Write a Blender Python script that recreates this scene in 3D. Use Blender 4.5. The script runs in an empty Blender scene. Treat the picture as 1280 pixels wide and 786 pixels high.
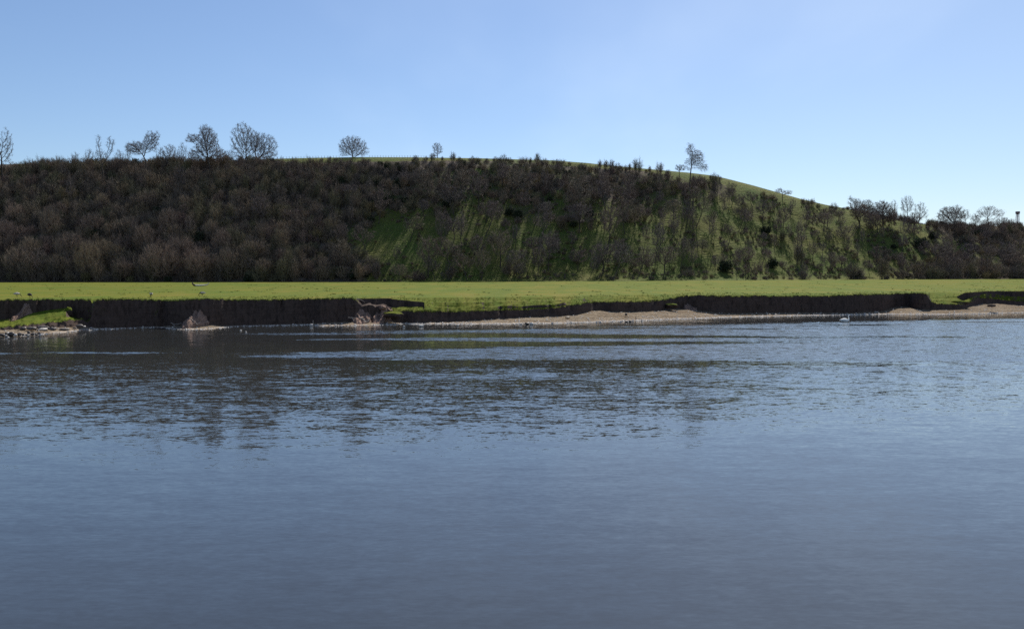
import bpy, math, random
import numpy as np
from mathutils import Vector, Matrix

# ------------------------------------------------------------------ camera, sky, sun
SC = bpy.context.scene
COL = SC.collection
H = 5.73                 # eye height above the water
FPX = 1045.0             # focal length in pixels of a 1280 px wide picture
HZ = 345.0               # image row of the horizon
PITCH = math.atan((393 - HZ) / FPX)
cam_d = bpy.data.cameras.new('camera')
cam_d.sensor_width = 36.0
cam_d.lens = 36.0 * FPX / 1280.0
cam_d.clip_start = 0.1
cam_d.clip_end = 20000
cam = bpy.data.objects.new('camera', cam_d)
COL.objects.link(cam)
cam.location = (0, 0, H)
cam.rotation_euler = (math.pi / 2 - PITCH, 0, 0)
SC.camera = cam

SUN_EL = math.radians(44)
SUN_AZ = math.radians(15.5)      # to the right of the view axis (+Y)
SKY_STRENGTH = 0.074
SUN_STRENGTH = 5.0
SC.view_settings.view_transform = 'Standard'
SC.view_settings.look = 'None'
SC.view_settings.exposure = 0.45
SC.view_settings.gamma = 1.0
SC.cycles.use_denoising = False
SC.cycles.max_bounces = 6
SC.cycles.transparent_max_bounces = 4
SC.view_settings.use_curve_mapping = False

world = bpy.data.worlds.new('World')
SC.world = world
world.use_nodes = True
wn = world.node_tree
for n in list(wn.nodes):
    wn.nodes.remove(n)


class NT:
    """tiny helper for writing node trees"""
    def __init__(self, nt):
        self.nt = nt

    def n(self, kind, **kw):
        node = self.nt.nodes.new(kind)
        ins = kw.pop('ins', {})
        for k, v in kw.items():
            setattr(node, k, v)
        for k, v in ins.items():
            sock = node.inputs[k]
            if isinstance(v, bpy.types.NodeSocket):
                self.nt.links.new(v, sock)
            else:
                sock.default_value = v
        return node

    def math(self, op, a, b=None, c=None, clamp=False):
        node = self.nt.nodes.new('ShaderNodeMath')
        node.operation = op
        node.use_clamp = clamp
        for i, v in enumerate((a, b, c)):
            if v is None:
                continue
            if isinstance(v, bpy.types.NodeSocket):
                self.nt.links.new(v, node.inputs[i])
            else:
                node.inputs[i].default_value = v
        return node.outputs[0]

    def ramp(self, fac, stops, interp='LINEAR'):
        node = self.nt.nodes.new('ShaderNodeValToRGB')
        cr = node.color_ramp
        cr.interpolation = interp
        while len(cr.elements) < len(stops):
            cr.elements.new(0.5)
        for e, (p, c) in zip(cr.elements, stops):
            e.position = p
            e.color = (c, c, c, 1) if not isinstance(c, tuple) else (*c, 1)
        self.nt.links.new(fac, node.inputs[0])
        return node.outputs[0]

    def mix(self, fac, a, b, blend='MIX'):
        node = self.nt.nodes.new('ShaderNodeMix')
        node.data_type = 'RGBA'
        node.blend_type = blend
        for s, v in ((node.inputs[0], fac), (node.inputs[6], a), (node.inputs[7], b)):
            if isinstance(v, bpy.types.NodeSocket):
                self.nt.links.new(v, s)
            elif isinstance(v, tuple):
                s.default_value = (*v, 1)
            else:
                s.default_value = v
        return node.outputs[2]

    def noise(self, vec, scale, detail=3, rough=0.5, dims='3D', out=0):
        node = self.n('ShaderNodeTexNoise', noise_dimensions=dims,
                      ins={'Scale': scale, 'Detail': detail, 'Roughness': rough})
        self.nt.links.new(vec, node.inputs['Vector'])
        return node.outputs[out]

    def scaled(self, vec, sx, sy, sz, off=(0, 0, 0)):
        node = self.n('ShaderNodeMapping')
        node.inputs['Scale'].default_value = (sx, sy, sz)
        node.inputs['Location'].default_value = off
        self.nt.links.new(vec, node.inputs['Vector'])
        return node.outputs[0]


W = NT(wn)
sky = W.n('ShaderNodeTexSky', sky_type='NISHITA', sun_disc=False)
sky.sun_elevation = SUN_EL
sky.sun_rotation = SUN_AZ
sky.altitude = 100
sky.air_density = 1.0
sky.dust_density = 0.35
sky.ozone_density = 3.0
tc = W.n('ShaderNodeTexCoord')
# thin high cirrus, soft and faint, laid out over the sky dome
sep = W.n('ShaderNodeSeparateXYZ', ins={0: tc.outputs['Generated']})
cz = W.math('ADD', W.math('MAXIMUM', sep.outputs[2], 0.0), 0.12)
cx = W.math('DIVIDE', sep.outputs[0], cz)
cy = W.math('DIVIDE', sep.outputs[1], cz)
cv = W.n('ShaderNodeCombineXYZ', ins={0: cx, 1: cy, 2: 0.0}).outputs[0]
c1 = W.noise(W.scaled(cv, 0.5, 0.22, 1, (3.1, 1.7, 0)), 1.0, 5, 0.55)
cl = W.ramp(c1, [(0.47, 0.0), (0.75, 1.0)], 'EASE')
side = W.math('MULTIPLY_ADD', W.math('MAXIMUM', sep.outputs[0], 0.0), 0.30, 0.02)
clf = W.math('ADD', W.math('MULTIPLY', cl, 0.26), side, clamp=True)
sky_t = W.mix(1.0, sky.outputs[0], (0.915, 0.975, 1.07), 'MULTIPLY')
skc = W.mix(clf, sky_t, (8.5, 10.0, 12.0))
bg = W.n('ShaderNodeBackground', ins={'Color': skc, 'Strength': SKY_STRENGTH})
W.n('ShaderNodeOutputWorld', ins={0: bg.outputs[0]})

sd = bpy.data.lights.new('sun', 'SUN')
sd.energy = SUN_STRENGTH
sd.angle = math.radians(0.53)
sd.color = (1.0, 0.95, 0.86)
sun = bpy.data.objects.new('sun', sd)
COL.objects.link(sun)
sdir = Vector((math.sin(SUN_AZ) * math.cos(SUN_EL), math.cos(SUN_AZ) * math.cos(SUN_EL), math.sin(SUN_EL)))
sun.rotation_euler = (-sdir).to_track_quat('-Z', 'Y').to_euler()
sun.location = (60, 200, 160)


# ------------------------------------------------------------------ helpers
def tag(o, label=None, cat=None, group=None, kind=None):
    if label: o['label'] = label
    if cat: o['category'] = cat
    if group: o['group'] = group
    if kind: o['kind'] = kind
    return o


def mesh_np(name, V, faces, mat, smooth=True):
    """faces: an (n,k) array or a list of such arrays"""
    me = bpy.data.meshes.new(name)
    V = np.asarray(V, dtype=np.float32)
    if not (isinstance(faces, list) and len(faces) and np.ndim(faces[0]) == 2):
        faces = [np.asarray(faces)]
    faces = [np.asarray(f, dtype=np.int32) for f in faces if len(f)]
    loops = np.concatenate([f.ravel() for f in faces])
    tot = np.concatenate([np.full(len(f), f.shape[1], dtype=np.int32) for f in faces])
    start = np.concatenate([[0], np.cumsum(tot)[:-1]]).astype(np.int32)
    me.vertices.add(len(V))
    me.vertices.foreach_set('co', V.ravel())
    me.loops.add(len(loops))
    me.loops.foreach_set('vertex_index', loops)
    me.polygons.add(len(tot))
    me.polygons.foreach_set('loop_start', start)
    me.polygons.foreach_set('loop_total', tot)
    me.polygons.foreach_set('use_smooth', np.full(len(tot), smooth, dtype=bool))
    me.update(calc_edges=True)
    for m in (mat if isinstance(mat, (list, tuple)) else [mat]):
        me.materials.append(m)
    return me


def link(name, me, parent=None, loc=(0, 0, 0)):
    o = bpy.data.objects.new(name, me)
    COL.objects.link(o)
    o.location = loc
    if parent: o.parent = parent
    return o


def slope_of(py):
    return np.tan(np.arctan((393.0 - np.asarray(py, float)) / FPX) - PITCH)


def row_of(slope):
    return 393.0 - FPX * np.tan(np.arctan(slope) + PITCH)


def az(px, py=345.0):
    v = (393.0 - py) / FPX
    return (px - 640.0) / FPX / (math.cos(PITCH) + v * math.sin(PITCH))


def hash2(ix, iy, seed):
    n = (ix.astype(np.int64) * 374761393 + iy.astype(np.int64) * 668265263 + seed * 974711) & 0xffffffff
    n = ((n ^ (n >> 13)) * 1274126177) & 0xffffffff
    n = n ^ (n >> 16)
    return (n & 0xffff) / 65535.0


def vnoise(x, y, seed=0):
    x = np.asarray(x, float); y = np.asarray(y, float)
    x, y = np.broadcast_arrays(x, y)
    ix = np.floor(x); iy = np.floor(y)
    fx = x - ix; fy = y - iy
    fx = fx * fx * (3 - 2 * fx); fy = fy * fy * (3 - 2 * fy)
    a = hash2(ix, iy, seed); b = hash2(ix + 1, iy, seed)
    c = hash2(ix, iy + 1, seed); d = hash2(ix + 1, iy + 1, seed)
    return (a * (1 - fx) + b * fx) * (1 - fy) + (c * (1 - fx) + d * fx) * fy - 0.5


def fbm(x, y, seed=0, oct=4, gain=0.5):
    s = 0; a = 1
    for i in range(oct):
        s = s + a * vnoise(np.asarray(x) * 2 ** i, np.asarray(y) * 2 ** i, seed + i * 17)
        a *= gain
    return s


def sstep(x, a, b):
    t = np.clip((np.asarray(x, float) - a) / (b - a), 0, 1)
    return t * t * (3 - 2 * t)


# ------------------------------------------------------------------ materials
def new_mat(name):
    m = bpy.data.materials.new(name)
    m.use_nodes = True
    nt = m.node_tree
    for n in list(nt.nodes):
        nt.nodes.remove(n)
    N = NT(nt)
    return m, N


def finish(N, color, rough=0.9, normal=None, spec=0.2, extra=None):
    ins = {'Base Color': color if isinstance(color, bpy.types.NodeSocket) else (*color, 1),
           'Roughness': rough, 'Specular IOR Level': spec}
    if normal is not None: ins['Normal'] = normal
    if extra: ins.update(extra)
    p = N.n('ShaderNodeBsdfPrincipled', ins=ins)
    N.n('ShaderNodeOutputMaterial', ins={0: p.outputs[0]})
    return p


def bump(N, height, strength, dist):
    return N.n('ShaderNodeBump', ins={'Height': height, 'Strength': strength, 'Distance': dist}).outputs[0]


def mat_water():
    m, N = new_mat('river_water')
    g = N.n('ShaderNodeNewGeometry').outputs['Position']
    sp = N.n('ShaderNodeSeparateXYZ', ins={0: g})
    X, Y = sp.outputs[0], sp.outputs[1]
    # gentle meander of the wave direction
    wv = N.noise(N.scaled(g, 0.02, 0.03, 1), 1.0, 2, 0.5, out=1)
    gw = N.n('ShaderNodeVectorMath', operation='MULTIPLY_ADD', ins={0: wv, 1: (6, 3, 0), 2: g}).outputs[0]
    A = N.noise(N.scaled(gw, 0.42, 1.7, 1), 1.0, 2, 0.5, out=1)
    B = N.noise(N.scaled(gw, 1.7, 5.2, 1, (5, 9, 0)), 1.0, 2, 0.55, out=1)
    C = N.noise(N.scaled(gw, 5.0, 13.0, 1, (15, 3, 0)), 1.0, 2, 0.6, out=1)
    S = N.noise(N.scaled(gw, 0.05, 0.22, 1, (2, 33, 0)), 1.0, 2, 0.5, out=1)
    # breeze patches: long streaks across the river, stronger to the right
    gn = N.noise(N.scaled(g, 0.022, 0.12, 1, (7.3, 2.2, 0)), 1.0, 3, 0.55)
    right = N.math('MULTIPLY_ADD', N.math('MINIMUM', X, 0.0), 0.0032, N.math('MULTIPLY_ADD', X, 0.0019, 0.03))
    gn2 = N.math('ADD', gn, right)
    gust = N.ramp(gn2, [(0.48, 0.0), (0.57, 1.0)], 'EASE')
    far = N.ramp(N.math('MULTIPLY', Y, 0.01), [(0.40, 0.0), (0.62, 1.0)], 'EASE')
    near = N.ramp(N.math('MULTIPLY', Y, 0.01), [(0.24, 0.0), (0.42, 1.0)], 'EASE')
    off = N.math('SUBTRACT', N.math('MULTIPLY_ADD', X, 0.30, 101.0), Y)
    calm = N.ramp(N.math('MULTIPLY', off, 0.05), [(0.32, 0.0), (0.65, 1.0)], 'EASE')
    gustf = N.math('MULTIPLY', N.math('MULTIPLY', gust, far), calm)
    mid = N.math('MULTIPLY', near, N.math('SUBTRACT', 1.0, N.math('MULTIPLY', far, 0.75)))
    kA = N.math('MULTIPLY_ADD', gustf, 0.10, N.math('MULTIPLY_ADD', mid, 0.05, 0.05))
    kB = N.math('MULTIPLY_ADD', gustf, 0.34, N.math('MULTIPLY_ADD', mid, 0.10, 0.06))
    kC = N.math('MULTIPLY_ADD', gustf, 0.22, N.math('MULTIPLY_ADD', mid, 0.11, 0.08))
    sA = N.n('ShaderNodeSeparateXYZ', ins={0: A}); sB = N.n('ShaderNodeSeparateXYZ', ins={0: B})
    sC = N.n('ShaderNodeSeparateXYZ', ins={0: C}); sS = N.n('ShaderNodeSeparateXYZ', ins={0: S})

    def comp(i, f):
        t = N.math('MULTIPLY', N.math('SUBTRACT', sA.outputs[i], 0.5), kA)
        t = N.math('MULTIPLY_ADD', N.math('SUBTRACT', sB.outputs[i], 0.5), kB, t)
        t = N.math('MULTIPLY_ADD', N.math('SUBTRACT', sC.outputs[i], 0.5), kC, t)
        t = N.math('MULTIPLY_ADD', N.math('SUBTRACT', sS.outputs[i], 0.5), 0.018, t)
        return N.math('MULTIPLY', t, f)
    # facets leaning toward the viewer's side of each gust show more than those leaning away
    sy = N.math('MULTIPLY_ADD', gustf, -0.040, comp(1, 1.0))
    nv = N.n('ShaderNodeCombineXYZ', ins={0: comp(0, 0.45), 1: sy, 2: 1.0}).outputs[0]
    nn = N.n('ShaderNodeVectorMath', operation='NORMALIZE', ins={0: nv}).outputs[0]
    rough = N.math('MULTIPLY_ADD', gustf, 0.10, 0.03)
    silt = N.noise(N.scaled(g, 0.05, 0.08, 1), 1.0, 3, 0.5)
    base = N.mix(silt, (0.024, 0.027, 0.029), (0.034, 0.034, 0.031))
    finish(N, base, rough, nn, 0.5, {'IOR': 1.58})
    return m


def mat_grass(name='meadow_grass', hill=False):
    m, N = new_mat(name)
    g = N.n('ShaderNodeNewGeometry').outputs['Position']
    a = N.noise(N.scaled(g, 0.03, 0.05, 0.05), 1.0, 4, 0.55)
    b = N.noise(N.scaled(g, 0.9, 0.9, 0.9), 1.0, 4, 0.65)
    c = N.noise(N.scaled(g, 5, 5, 5), 1.0, 3, 0.6)
    if not hill:
        col = N.mix(N.ramp(a, [(0.35, 0.0), (0.65, 1.0)]), (0.070, 0.112, 0.009), (0.120, 0.124, 0.012))
        e = N.noise(N.scaled(g, 0.22, 0.045, 0.1, (4, 9, 0)), 1.0, 4, 0.6)
        col = N.mix(N.ramp(e, [(0.36, 0.8), (0.52, 0.0)]), col, (0.060, 0.098, 0.010))
        col = N.mix(N.ramp(e, [(0.52, 0.0), (0.68, 0.7)]), col, (0.150, 0.125, 0.022))
        col = N.mix(N.ramp(b, [(0.40, 0.0), (0.75, 0.6)]), col, (0.150, 0.128, 0.026))
        col = N.mix(N.ramp(b, [(0.25, 0.6), (0.42, 0.0)]), col, (0.048, 0.072, 0.010))
        col = N.mix(N.ramp(c, [(0.30, 0.5), (0.46, 0.0)]), col, (0.040, 0.054, 0.009))
        h = N.math('ADD', N.math('MULTIPLY', b, 1.0), N.math('MULTIPLY', c, 0.35))
        nrm = bump(N, h, 0.6, 0.12)
    else:
        at = N.n('ShaderNodeAttribute', attribute_name='litter').outputs['Fac']
        col = N.mix(N.ramp(a, [(0.35, 0.0), (0.65, 1.0)]), (0.070, 0.106, 0.022), (0.122, 0.126, 0.032))
        col = N.mix(N.ramp(b, [(0.45, 0.0), (0.70, 0.75)]), col, (0.100, 0.085, 0.045))
        lit = N.mix(b, (0.075, 0.062, 0.050), (0.125, 0.10, 0.078))
        f = N.math('ADD', at, N.math('MULTIPLY', N.math('SUBTRACT', a, 0.5), 1.4), clamp=True)
        f = N.math('ADD', f, N.math('MULTIPLY', N.math('SUBTRACT', b, 0.5), 0.9), clamp=True)
        col = N.mix(N.ramp(f, [(0.38, 0.0), (0.62, 1.0)]), col, lit)
        # sheep terracettes: narrow level steps that follow the contour
        sp = N.n('ShaderNodeSeparateXYZ', ins={0: g})
        wob = N.noise(N.scaled(g, 0.05, 0.05, 0.1), 1.0, 4, 0.6)
        brk = N.noise(N.scaled(g, 0.16, 0.16, 0.5), 1.0, 3, 0.6)
        ph = N.math('MULTIPLY_ADD', wob, 60.0, N.math('MULTIPLY', sp.outputs[2], 3.6))
        st = N.math('SINE', ph)
        st = N.math('MULTIPLY', st, N.ramp(brk, [(0.40, 0.0), (0.68, 1.0)]))
        h = N.math('ADD', N.math('MULTIPLY', st, 0.55), N.math('MULTIPLY', b, 2.2))
        h = N.math('ADD', h, N.math('MULTIPLY', c, 0.3))
        nrm = bump(N, h, 0.9, 0.42)
    finish(N, col, 0.95, nrm, 0.05)
    return m


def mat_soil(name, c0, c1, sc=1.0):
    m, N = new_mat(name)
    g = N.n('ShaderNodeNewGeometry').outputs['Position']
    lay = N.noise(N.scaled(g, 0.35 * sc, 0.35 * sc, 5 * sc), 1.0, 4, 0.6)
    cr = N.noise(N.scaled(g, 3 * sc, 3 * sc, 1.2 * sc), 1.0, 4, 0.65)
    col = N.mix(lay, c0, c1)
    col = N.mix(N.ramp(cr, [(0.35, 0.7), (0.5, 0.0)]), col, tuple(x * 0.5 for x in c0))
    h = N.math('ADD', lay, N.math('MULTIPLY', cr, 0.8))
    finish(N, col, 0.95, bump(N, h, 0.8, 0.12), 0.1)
    return m


def mat_gravel():
    m, N = new_mat('river_gravel')
    g = N.n('ShaderNodeNewGeometry').outputs['Position']
    sp = N.n('ShaderNodeSeparateXYZ', ins={0: g})
    vor = N.n('ShaderNodeTexVoronoi', ins={'Scale': 7.0, 'Vector': g})
    vor2 = N.n('ShaderNodeTexVoronoi', ins={'Scale': 2.2, 'Vector': N.scaled(g, 1, 1, 1)})
    big = N.noise(N.scaled(g, 0.25, 0.8, 1), 1.0, 4, 0.6)
    sh = N.n('ShaderNodeSeparateXYZ', ins={0: vor.outputs['Color']}).outputs[0]
    col = N.mix(sh, (0.085, 0.067, 0.047), (0.31, 0.248, 0.180))
    col = N.mix(N.ramp(big, [(0.42, 0.0), (0.68, 0.75)]), col, (0.10, 0.064, 0.034))
    sh2 = N.n('ShaderNodeSeparateXYZ', ins={0: vor2.outputs['Color']}).outputs[1]
    col = N.mix(N.ramp(sh2, [(0.80, 0.0), (0.9, 0.6)]), col, (0.10, 0.08, 0.06))
    # a band of pale washed stones at the water's edge, and wet dark silt below the water line
    pale = N.ramp(sp.outputs[2], [(0.0, 0.0), (0.015, 0.75), (0.07, 0.4), (0.12, 0.0)])
    pale = N.math('MULTIPLY', pale, N.ramp(sh, [(0.35, 0.1), (0.6, 1.0)]))
    col = N.mix(pale, col, (0.55, 0.48, 0.42))
    h = N.math('ADD', N.math('MULTIPLY', vor.outputs['Distance'], -0.6), big)
    finish(N, col, 0.95, bump(N, h, 0.9, 0.14), 0.03)
    return m


def mat_bark(name, c0, c1):
    m, N = new_mat(name)
    oi = N.n('ShaderNodeObjectInfo').outputs['Random']
    g = N.n('ShaderNodeTexCoord').outputs['Object']
    a = N.noise(N.scaled(g, 1, 1, 0.3), 3.0, 3, 0.6)
    col = N.mix(N.math('MULTIPLY_ADD', a, 0.6, N.math('MULTIPLY', oi, 0.4)), c0, c1)
    finish(N, col, 0.9, None, 0.15)
    return m


def mat_twigs(name, cols):
    """twig colour that differs from plant to plant"""
    m, N = new_mat(name)
    oi = N.n('ShaderNodeObjectInfo').outputs['Random']
    k = len(cols)
    base = N.ramp(oi, [(i / (k - 1), c) for i, c in enumerate(cols)])
    g = N.n('ShaderNodeTexCoord').outputs['Object']
    a = N.noise(g, 0.7, 3, 0.6)
    col = N.mix(N.ramp(a, [(0.35, 0.35), (0.65, 0.0)]), base, (0.07, 0.06, 0.055))
    finish(N, col, 0.85, None, 0.2)
    return m


def mat_flat(name, col, rough=0.8, spec=0.3, var=0.25, sc=8):
    m, N = new_mat(name)
    g = N.n('ShaderNodeTexCoord').outputs['Object']
    a = N.noise(g, sc, 3, 0.6)
    c = N.mix(a, tuple(x * (1 - var) for x in col), tuple(min(1, x * (1 + var)) for x in col))
    finish(N, c, rough, None, spec)
    return m


M = dict(
    water=mat_water(), grass=mat_grass(), hill=mat_grass('hillside_turf', True),
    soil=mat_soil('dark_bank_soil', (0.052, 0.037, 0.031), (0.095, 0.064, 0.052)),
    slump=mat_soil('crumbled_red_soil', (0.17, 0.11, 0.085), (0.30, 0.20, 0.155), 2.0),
    gravel=mat_gravel(),
    bark=mat_bark('bark', (0.045, 0.036, 0.032), (0.10, 0.082, 0.070)),
    twig=mat_twigs('bare_twigs', [(0.15, 0.11, 0.10), (0.19, 0.14, 0.115), (0.13, 0.105, 0.105), (0.20, 0.16, 0.11)]),
    willow=mat_twigs('willow_twigs', [(0.27, 0.195, 0.15), (0.22, 0.165, 0.13), (0.28, 0.215, 0.14), (0.22, 0.16, 0.135)]),
    scrub=mat_twigs('scrub_twigs', [(0.20, 0.15, 0.115), (0.15, 0.125, 0.105), (0.25, 0.185, 0.125), (0.16, 0.15, 0.085), (0.17, 0.115, 0.10)]),
    budding=mat_twigs('budding_twigs', [(0.19, 0.18, 0.08), (0.24, 0.18, 0.09), (0.16, 0.17, 0.07)]),
    leaf=mat_twigs('evergreen_leaves', [(0.030, 0.045, 0.022), (0.040, 0.055, 0.026)]),
    blade=mat_flat('grass_blades', (0.095, 0.12, 0.018), 0.8, 0.2, 0.35, 0.8),
    stone=mat_flat('pale_stone', (0.55, 0.50, 0.45), 0.8, 0.3),
    rock=mat_flat('dark_wet_stone', (0.085, 0.068, 0.058), 0.6, 0.4),
    bleached=mat_flat('bleached_wood', (0.62, 0.57, 0.47), 0.8, 0.2),
    darkwood=mat_flat('dark_wet_wood', (0.06, 0.045, 0.035), 0.8, 0.2),
    greywood=mat_flat('grey_wood', (0.28, 0.25, 0.22), 0.8, 0.2),
    wire=mat_flat('fence_wire', (0.25, 0.25, 0.25), 0.5, 0.5),
    white=mat_flat('white_feathers', (0.80, 0.79, 0.76), 0.8, 0.2, 0.05),
    goose_pale=mat_flat('pale_goose_feathers', (0.46, 0.42, 0.37), 0.8, 0.2, 0.2),
    goose_dark=mat_flat('dark_goose_feathers', (0.055, 0.045, 0.040), 0.8, 0.2, 0.2),
    beak=mat_flat('orange_beak', (0.65, 0.20, 0.05), 0.5, 0.4, 0.1),
    concrete=mat_flat('pale_concrete', (0.62, 0.60, 0.60), 0.8, 0.2, 0.1, 0.3),
    tank=mat_flat('dark_tank_cladding', (0.16, 0.12, 0.13), 0.7, 0.3, 0.1, 0.3),
)

# ------------------------------------------------------------------ the ground, drawn as one sheet of profiles
def curve(px, pts):
    xs, ys = zip(*pts)
    return np.interp(px, xs, ys)


PX = np.arange(-560, 1841, 1.5)
A_ = (PX - 640.0) / FPX
y_w = curve(PX, [(-560, 440), (-200, 427), (0, 419), (30, 418.5), (50, 417.5), (75, 416), (100, 413), (130, 411.2), (170, 410), (203, 409),
                 (212, 411.2), (235, 412), (262, 411.4), (284, 409), (300, 408), (350, 407), (385, 406), (400, 407.2), (420, 407.0), (424, 406.6), (440, 407), (480, 406.2), (498, 405.2), (506, 404.5),
                 (520, 405), (560, 404.8), (600, 405.2), (640, 404.8), (700, 403.8), (740, 402.6), (800, 400.6), (860, 398.4),
                 (900, 396.9), (950, 395.6), (1020, 394.2), (1080, 393), (1130, 392.8), (1180, 393), (1220, 392.2),
                 (1280, 390.6), (1500, 386), (1840, 381)])
y_b = curve(PX, [(-560, 430), (-200, 420), (0, 412.5), (30, 411), (60, 409.5), (100, 408.5), (118, 409), (130, 410), (170, 408.8), (203, 407.6), (212, 407),
                 (262, 406), (284, 406.6), (300, 406.8), (380, 404.6), (440, 401.5), (480, 400.5), (500, 403.2), (520, 403.2), (560, 401.8), (600, 400),
                 (630, 398), (660, 396.5), (700, 395), (725, 392.5), (742, 388), (752, 387.6), (766, 389.4), (790, 389.6), (820, 388.4),
                 (838, 386.5), (860, 385.5), (876, 388.5), (900, 391), (950, 391), (1000, 390.5), (1060, 391), (1085, 390), (1105, 388.5),
                 (1120, 383.5), (1135, 383.2), (1150, 387), (1185, 387), (1205, 386.2), (1213, 383), (1225, 380), (1245, 379), (1262, 381), (1280, 381.5),
                 (1500, 378), (1840, 374)])
y_t = curve(PX, [(-560, 424), (-200, 416), (0, 409.5), (30, 406.5), (60, 404), (88, 400), (104, 400), (112, 404), (118, 374.8), (150, 375), (200, 375.6), (228, 376),
                 (245, 374.5), (262, 373.2), (280, 374.6), (310, 375.2), (350, 375), (400, 374.2), (444, 373), (448, 379), (453, 384), (462, 380), (470, 384), (479, 381.5), (486, 385), (490, 391), (500, 389.6),
                 (540, 389.4), (570, 389.6), (600, 388.8), (640, 387.4), (680, 386), (700, 384), (720, 381), (740, 378.3), (750, 377.2),
                 (780, 377.6), (815, 376.8), (830, 375.2), (842, 373), (850, 371), (870, 369.4), (880, 369.8), (900, 370.2), (930, 370.4), (945, 369.3),
                 (965, 370.8), (1000, 370.2), (1030, 370.6), (1060, 369), (1100, 367.8), (1140, 367), (1158, 366.4), (1164, 378), (1170, 380),
                 (1205, 380.6), (1212, 378), (1222, 372.5), (1235, 373), (1250, 374.5), (1262, 376), (1280, 376.5), (1500, 373), (1840, 370)])
beach_g = 0.10
sw, sb, st = slope_of(y_w), slope_of(y_b), slope_of(y_t)
d_w = -H / sw
d_w = d_w + 0.5 * fbm(PX / 14, 0 * PX, 5) + 0.25 * fbm(PX / 4, 0 * PX + 3, 8)
d_b = (H + beach_g * d_w) / (beach_g - sb)
d_b = np.maximum(d_b, d_w + 0.3)
z_b = np.maximum(H + sb * d_b, 0.04)
step = np.round(PX / 9.0 + 1.2 * vnoise(PX / 30, 0 * PX, 3))
lip = 0.30 * (hash2(step, 0 * step, 11) - 0.5) + 0.22 * fbm(PX / 5, 0 * PX, 21)
d_t = d_b + 0.45 + lip * 0.8
d_t_plain = d_t.copy()
for p0_, a_ in ((548, .5), (561, .7), (573, .8), (606, .6), (625, .9), (655, .8), (687, .9), (713, .7), (741, .8), (817, .9), (352, .6), (405, .5), (310, .4), (962, .5), (1010, .4)):
    d_t = d_t + 0.7 * a_ * np.exp(-((PX - p0_) / 1.6) ** 2)
z_t0 = np.clip(H + st * d_t, 0.1, 3.12)
z_t0 = np.convolve(np.pad(z_t0, 4, 'edge'), np.ones(9) / 9, 'valid') * 0.5 + z_t0 * 0.5
lip_n = 0.17 * fbm(PX / 3.3, 0 * PX, 31, 3)
z_t = z_t0 + lip_n
full = z_t > 2.75                     # columns where the bank is one tall cliff
# inner step: upper cliff standing behind a low terrace
d_s = d_t_plain + 2.4
z_s = np.where(full, 2.98, z_t0 + 0.62 * (3 - z_t0))
z_u = np.maximum(z_s + 0.02, np.where(full, 3.0, z_t0 + 0.66 * (3 - z_t0)))
gu = np.full_like(PX, 0.3)
left = PX < 115
ds_left = curve(PX, [(-560, 88), (0, 94.0), (115, 94.6)])
ys_left = curve(PX, [(-560, 402), (0, 400), (14, 398), (36, 392), (60, 387.5), (82, 385), (86, 394), (100, 400), (112, 405)])
d_s = np.where(left, np.maximum(ds_left, d_t + 0.8), d_s)
z_s = np.where(left, H + slope_of(ys_left) * d_s, z_s)
z_u = np.where(left, 3.0 + lip_n, z_u)
slp = (PX > 446) & (PX < 489)
z_s = np.where(slp, z_t0 + 0.12, z_s); z_u = np.where(slp, 2.95, z_u)
slp2 = (PX >= 489) & (PX < 530)
z_s = np.where(slp2, z_t0 + 0.5, z_s); z_u = np.where(slp2, curve(PX, [(489, 2.9), (505, 2.7), (530, 2.5)]), z_u)
rt = PX > 1161
ds_r = curve(PX, [(1161, 136), (1225, 137.0), (1500, 145), (1840, 160)])
z_ur = curve(PX, [(1161, 2.2), (1196, 2.4), (1206, 3.0), (1230, 3.15), (1500, 3.2)])
z_sr = curve(PX, [(1161, 2.1), (1196, 2.2), (1204, 1.75), (1218, 2.4), (1230, 2.72), (1250, 2.7), (1262, 2.35), (1280, 2.3), (1500, 2.0)])
d_s = np.where(rt, np.maximum(ds_r, d_t + 1.0), d_s); z_s = np.where(rt, z_sr, z_s); z_u = np.where(rt, z_ur, z_u)
d_s = d_s + 0.6 * fbm(PX / 6, 0 * PX, 41)
d_s = np.maximum(d_s, d_t + 0.5)
d_u = d_s + gu
field_z = 3.0 + 0.0 * PX
d_f = d_u + 2.5 + np.where(rt, 1.5, 0)
# hill
foot = curve(PX, [(-560, 330), (0, 350), (300, 352), (560, 350), (640, 338), (820, 325), (900, 330), (1000, 345), (1280, 372), (1840, 420)])
foot_z = curve(PX, [(-560, 3.0), (0, 3.1), (400, 3.15), (600, 3.3), (700, 3.6), (850, 3.9), (1000, 4.1), (1280, 4.4), (1840, 4.6)])
ridge_d = curve(PX, [(-560, 440), (0, 455), (400, 462), (600, 455), (850, 440), (1000, 452), (1100, 468), (1280, 480), (1840, 520)])
ridge_y = curve(PX, [(-560, 228), (-100, 212), (0, 206), (35, 205), (60, 204), (200, 203), (280, 201), (350, 198.5), (400, 197.3), (450, 196.6),
                     (520, 196.8), (600, 198), (690, 200.6), (735, 204), (760, 207), (800, 210.5), (860, 216), (885, 219), (905, 223), (940, 232),
                     (970, 240.5), (1000, 249), (1030, 256), (1060, 261.5), (1090, 269), (1120, 275), (1150, 280), (1170, 282), (1280, 282.5), (1840, 286)])
ridge_s = slope_of(ridge_y)
ridge_z = H + ridge_s * ridge_d


def seg(n, a, b, pw=1.0, end=False):
    t = (np.arange(n + (1 if end else 0)) / n) ** pw
    return a[None, :] + (b - a)[None, :] * t[:, None], t


rows_d, rows_z, part = [], [], []


def add(dd, zz, name):
    for i in range(len(dd)):
        rows_d.append(dd[i]); rows_z.append(zz[i]); part.append(name)


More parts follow.
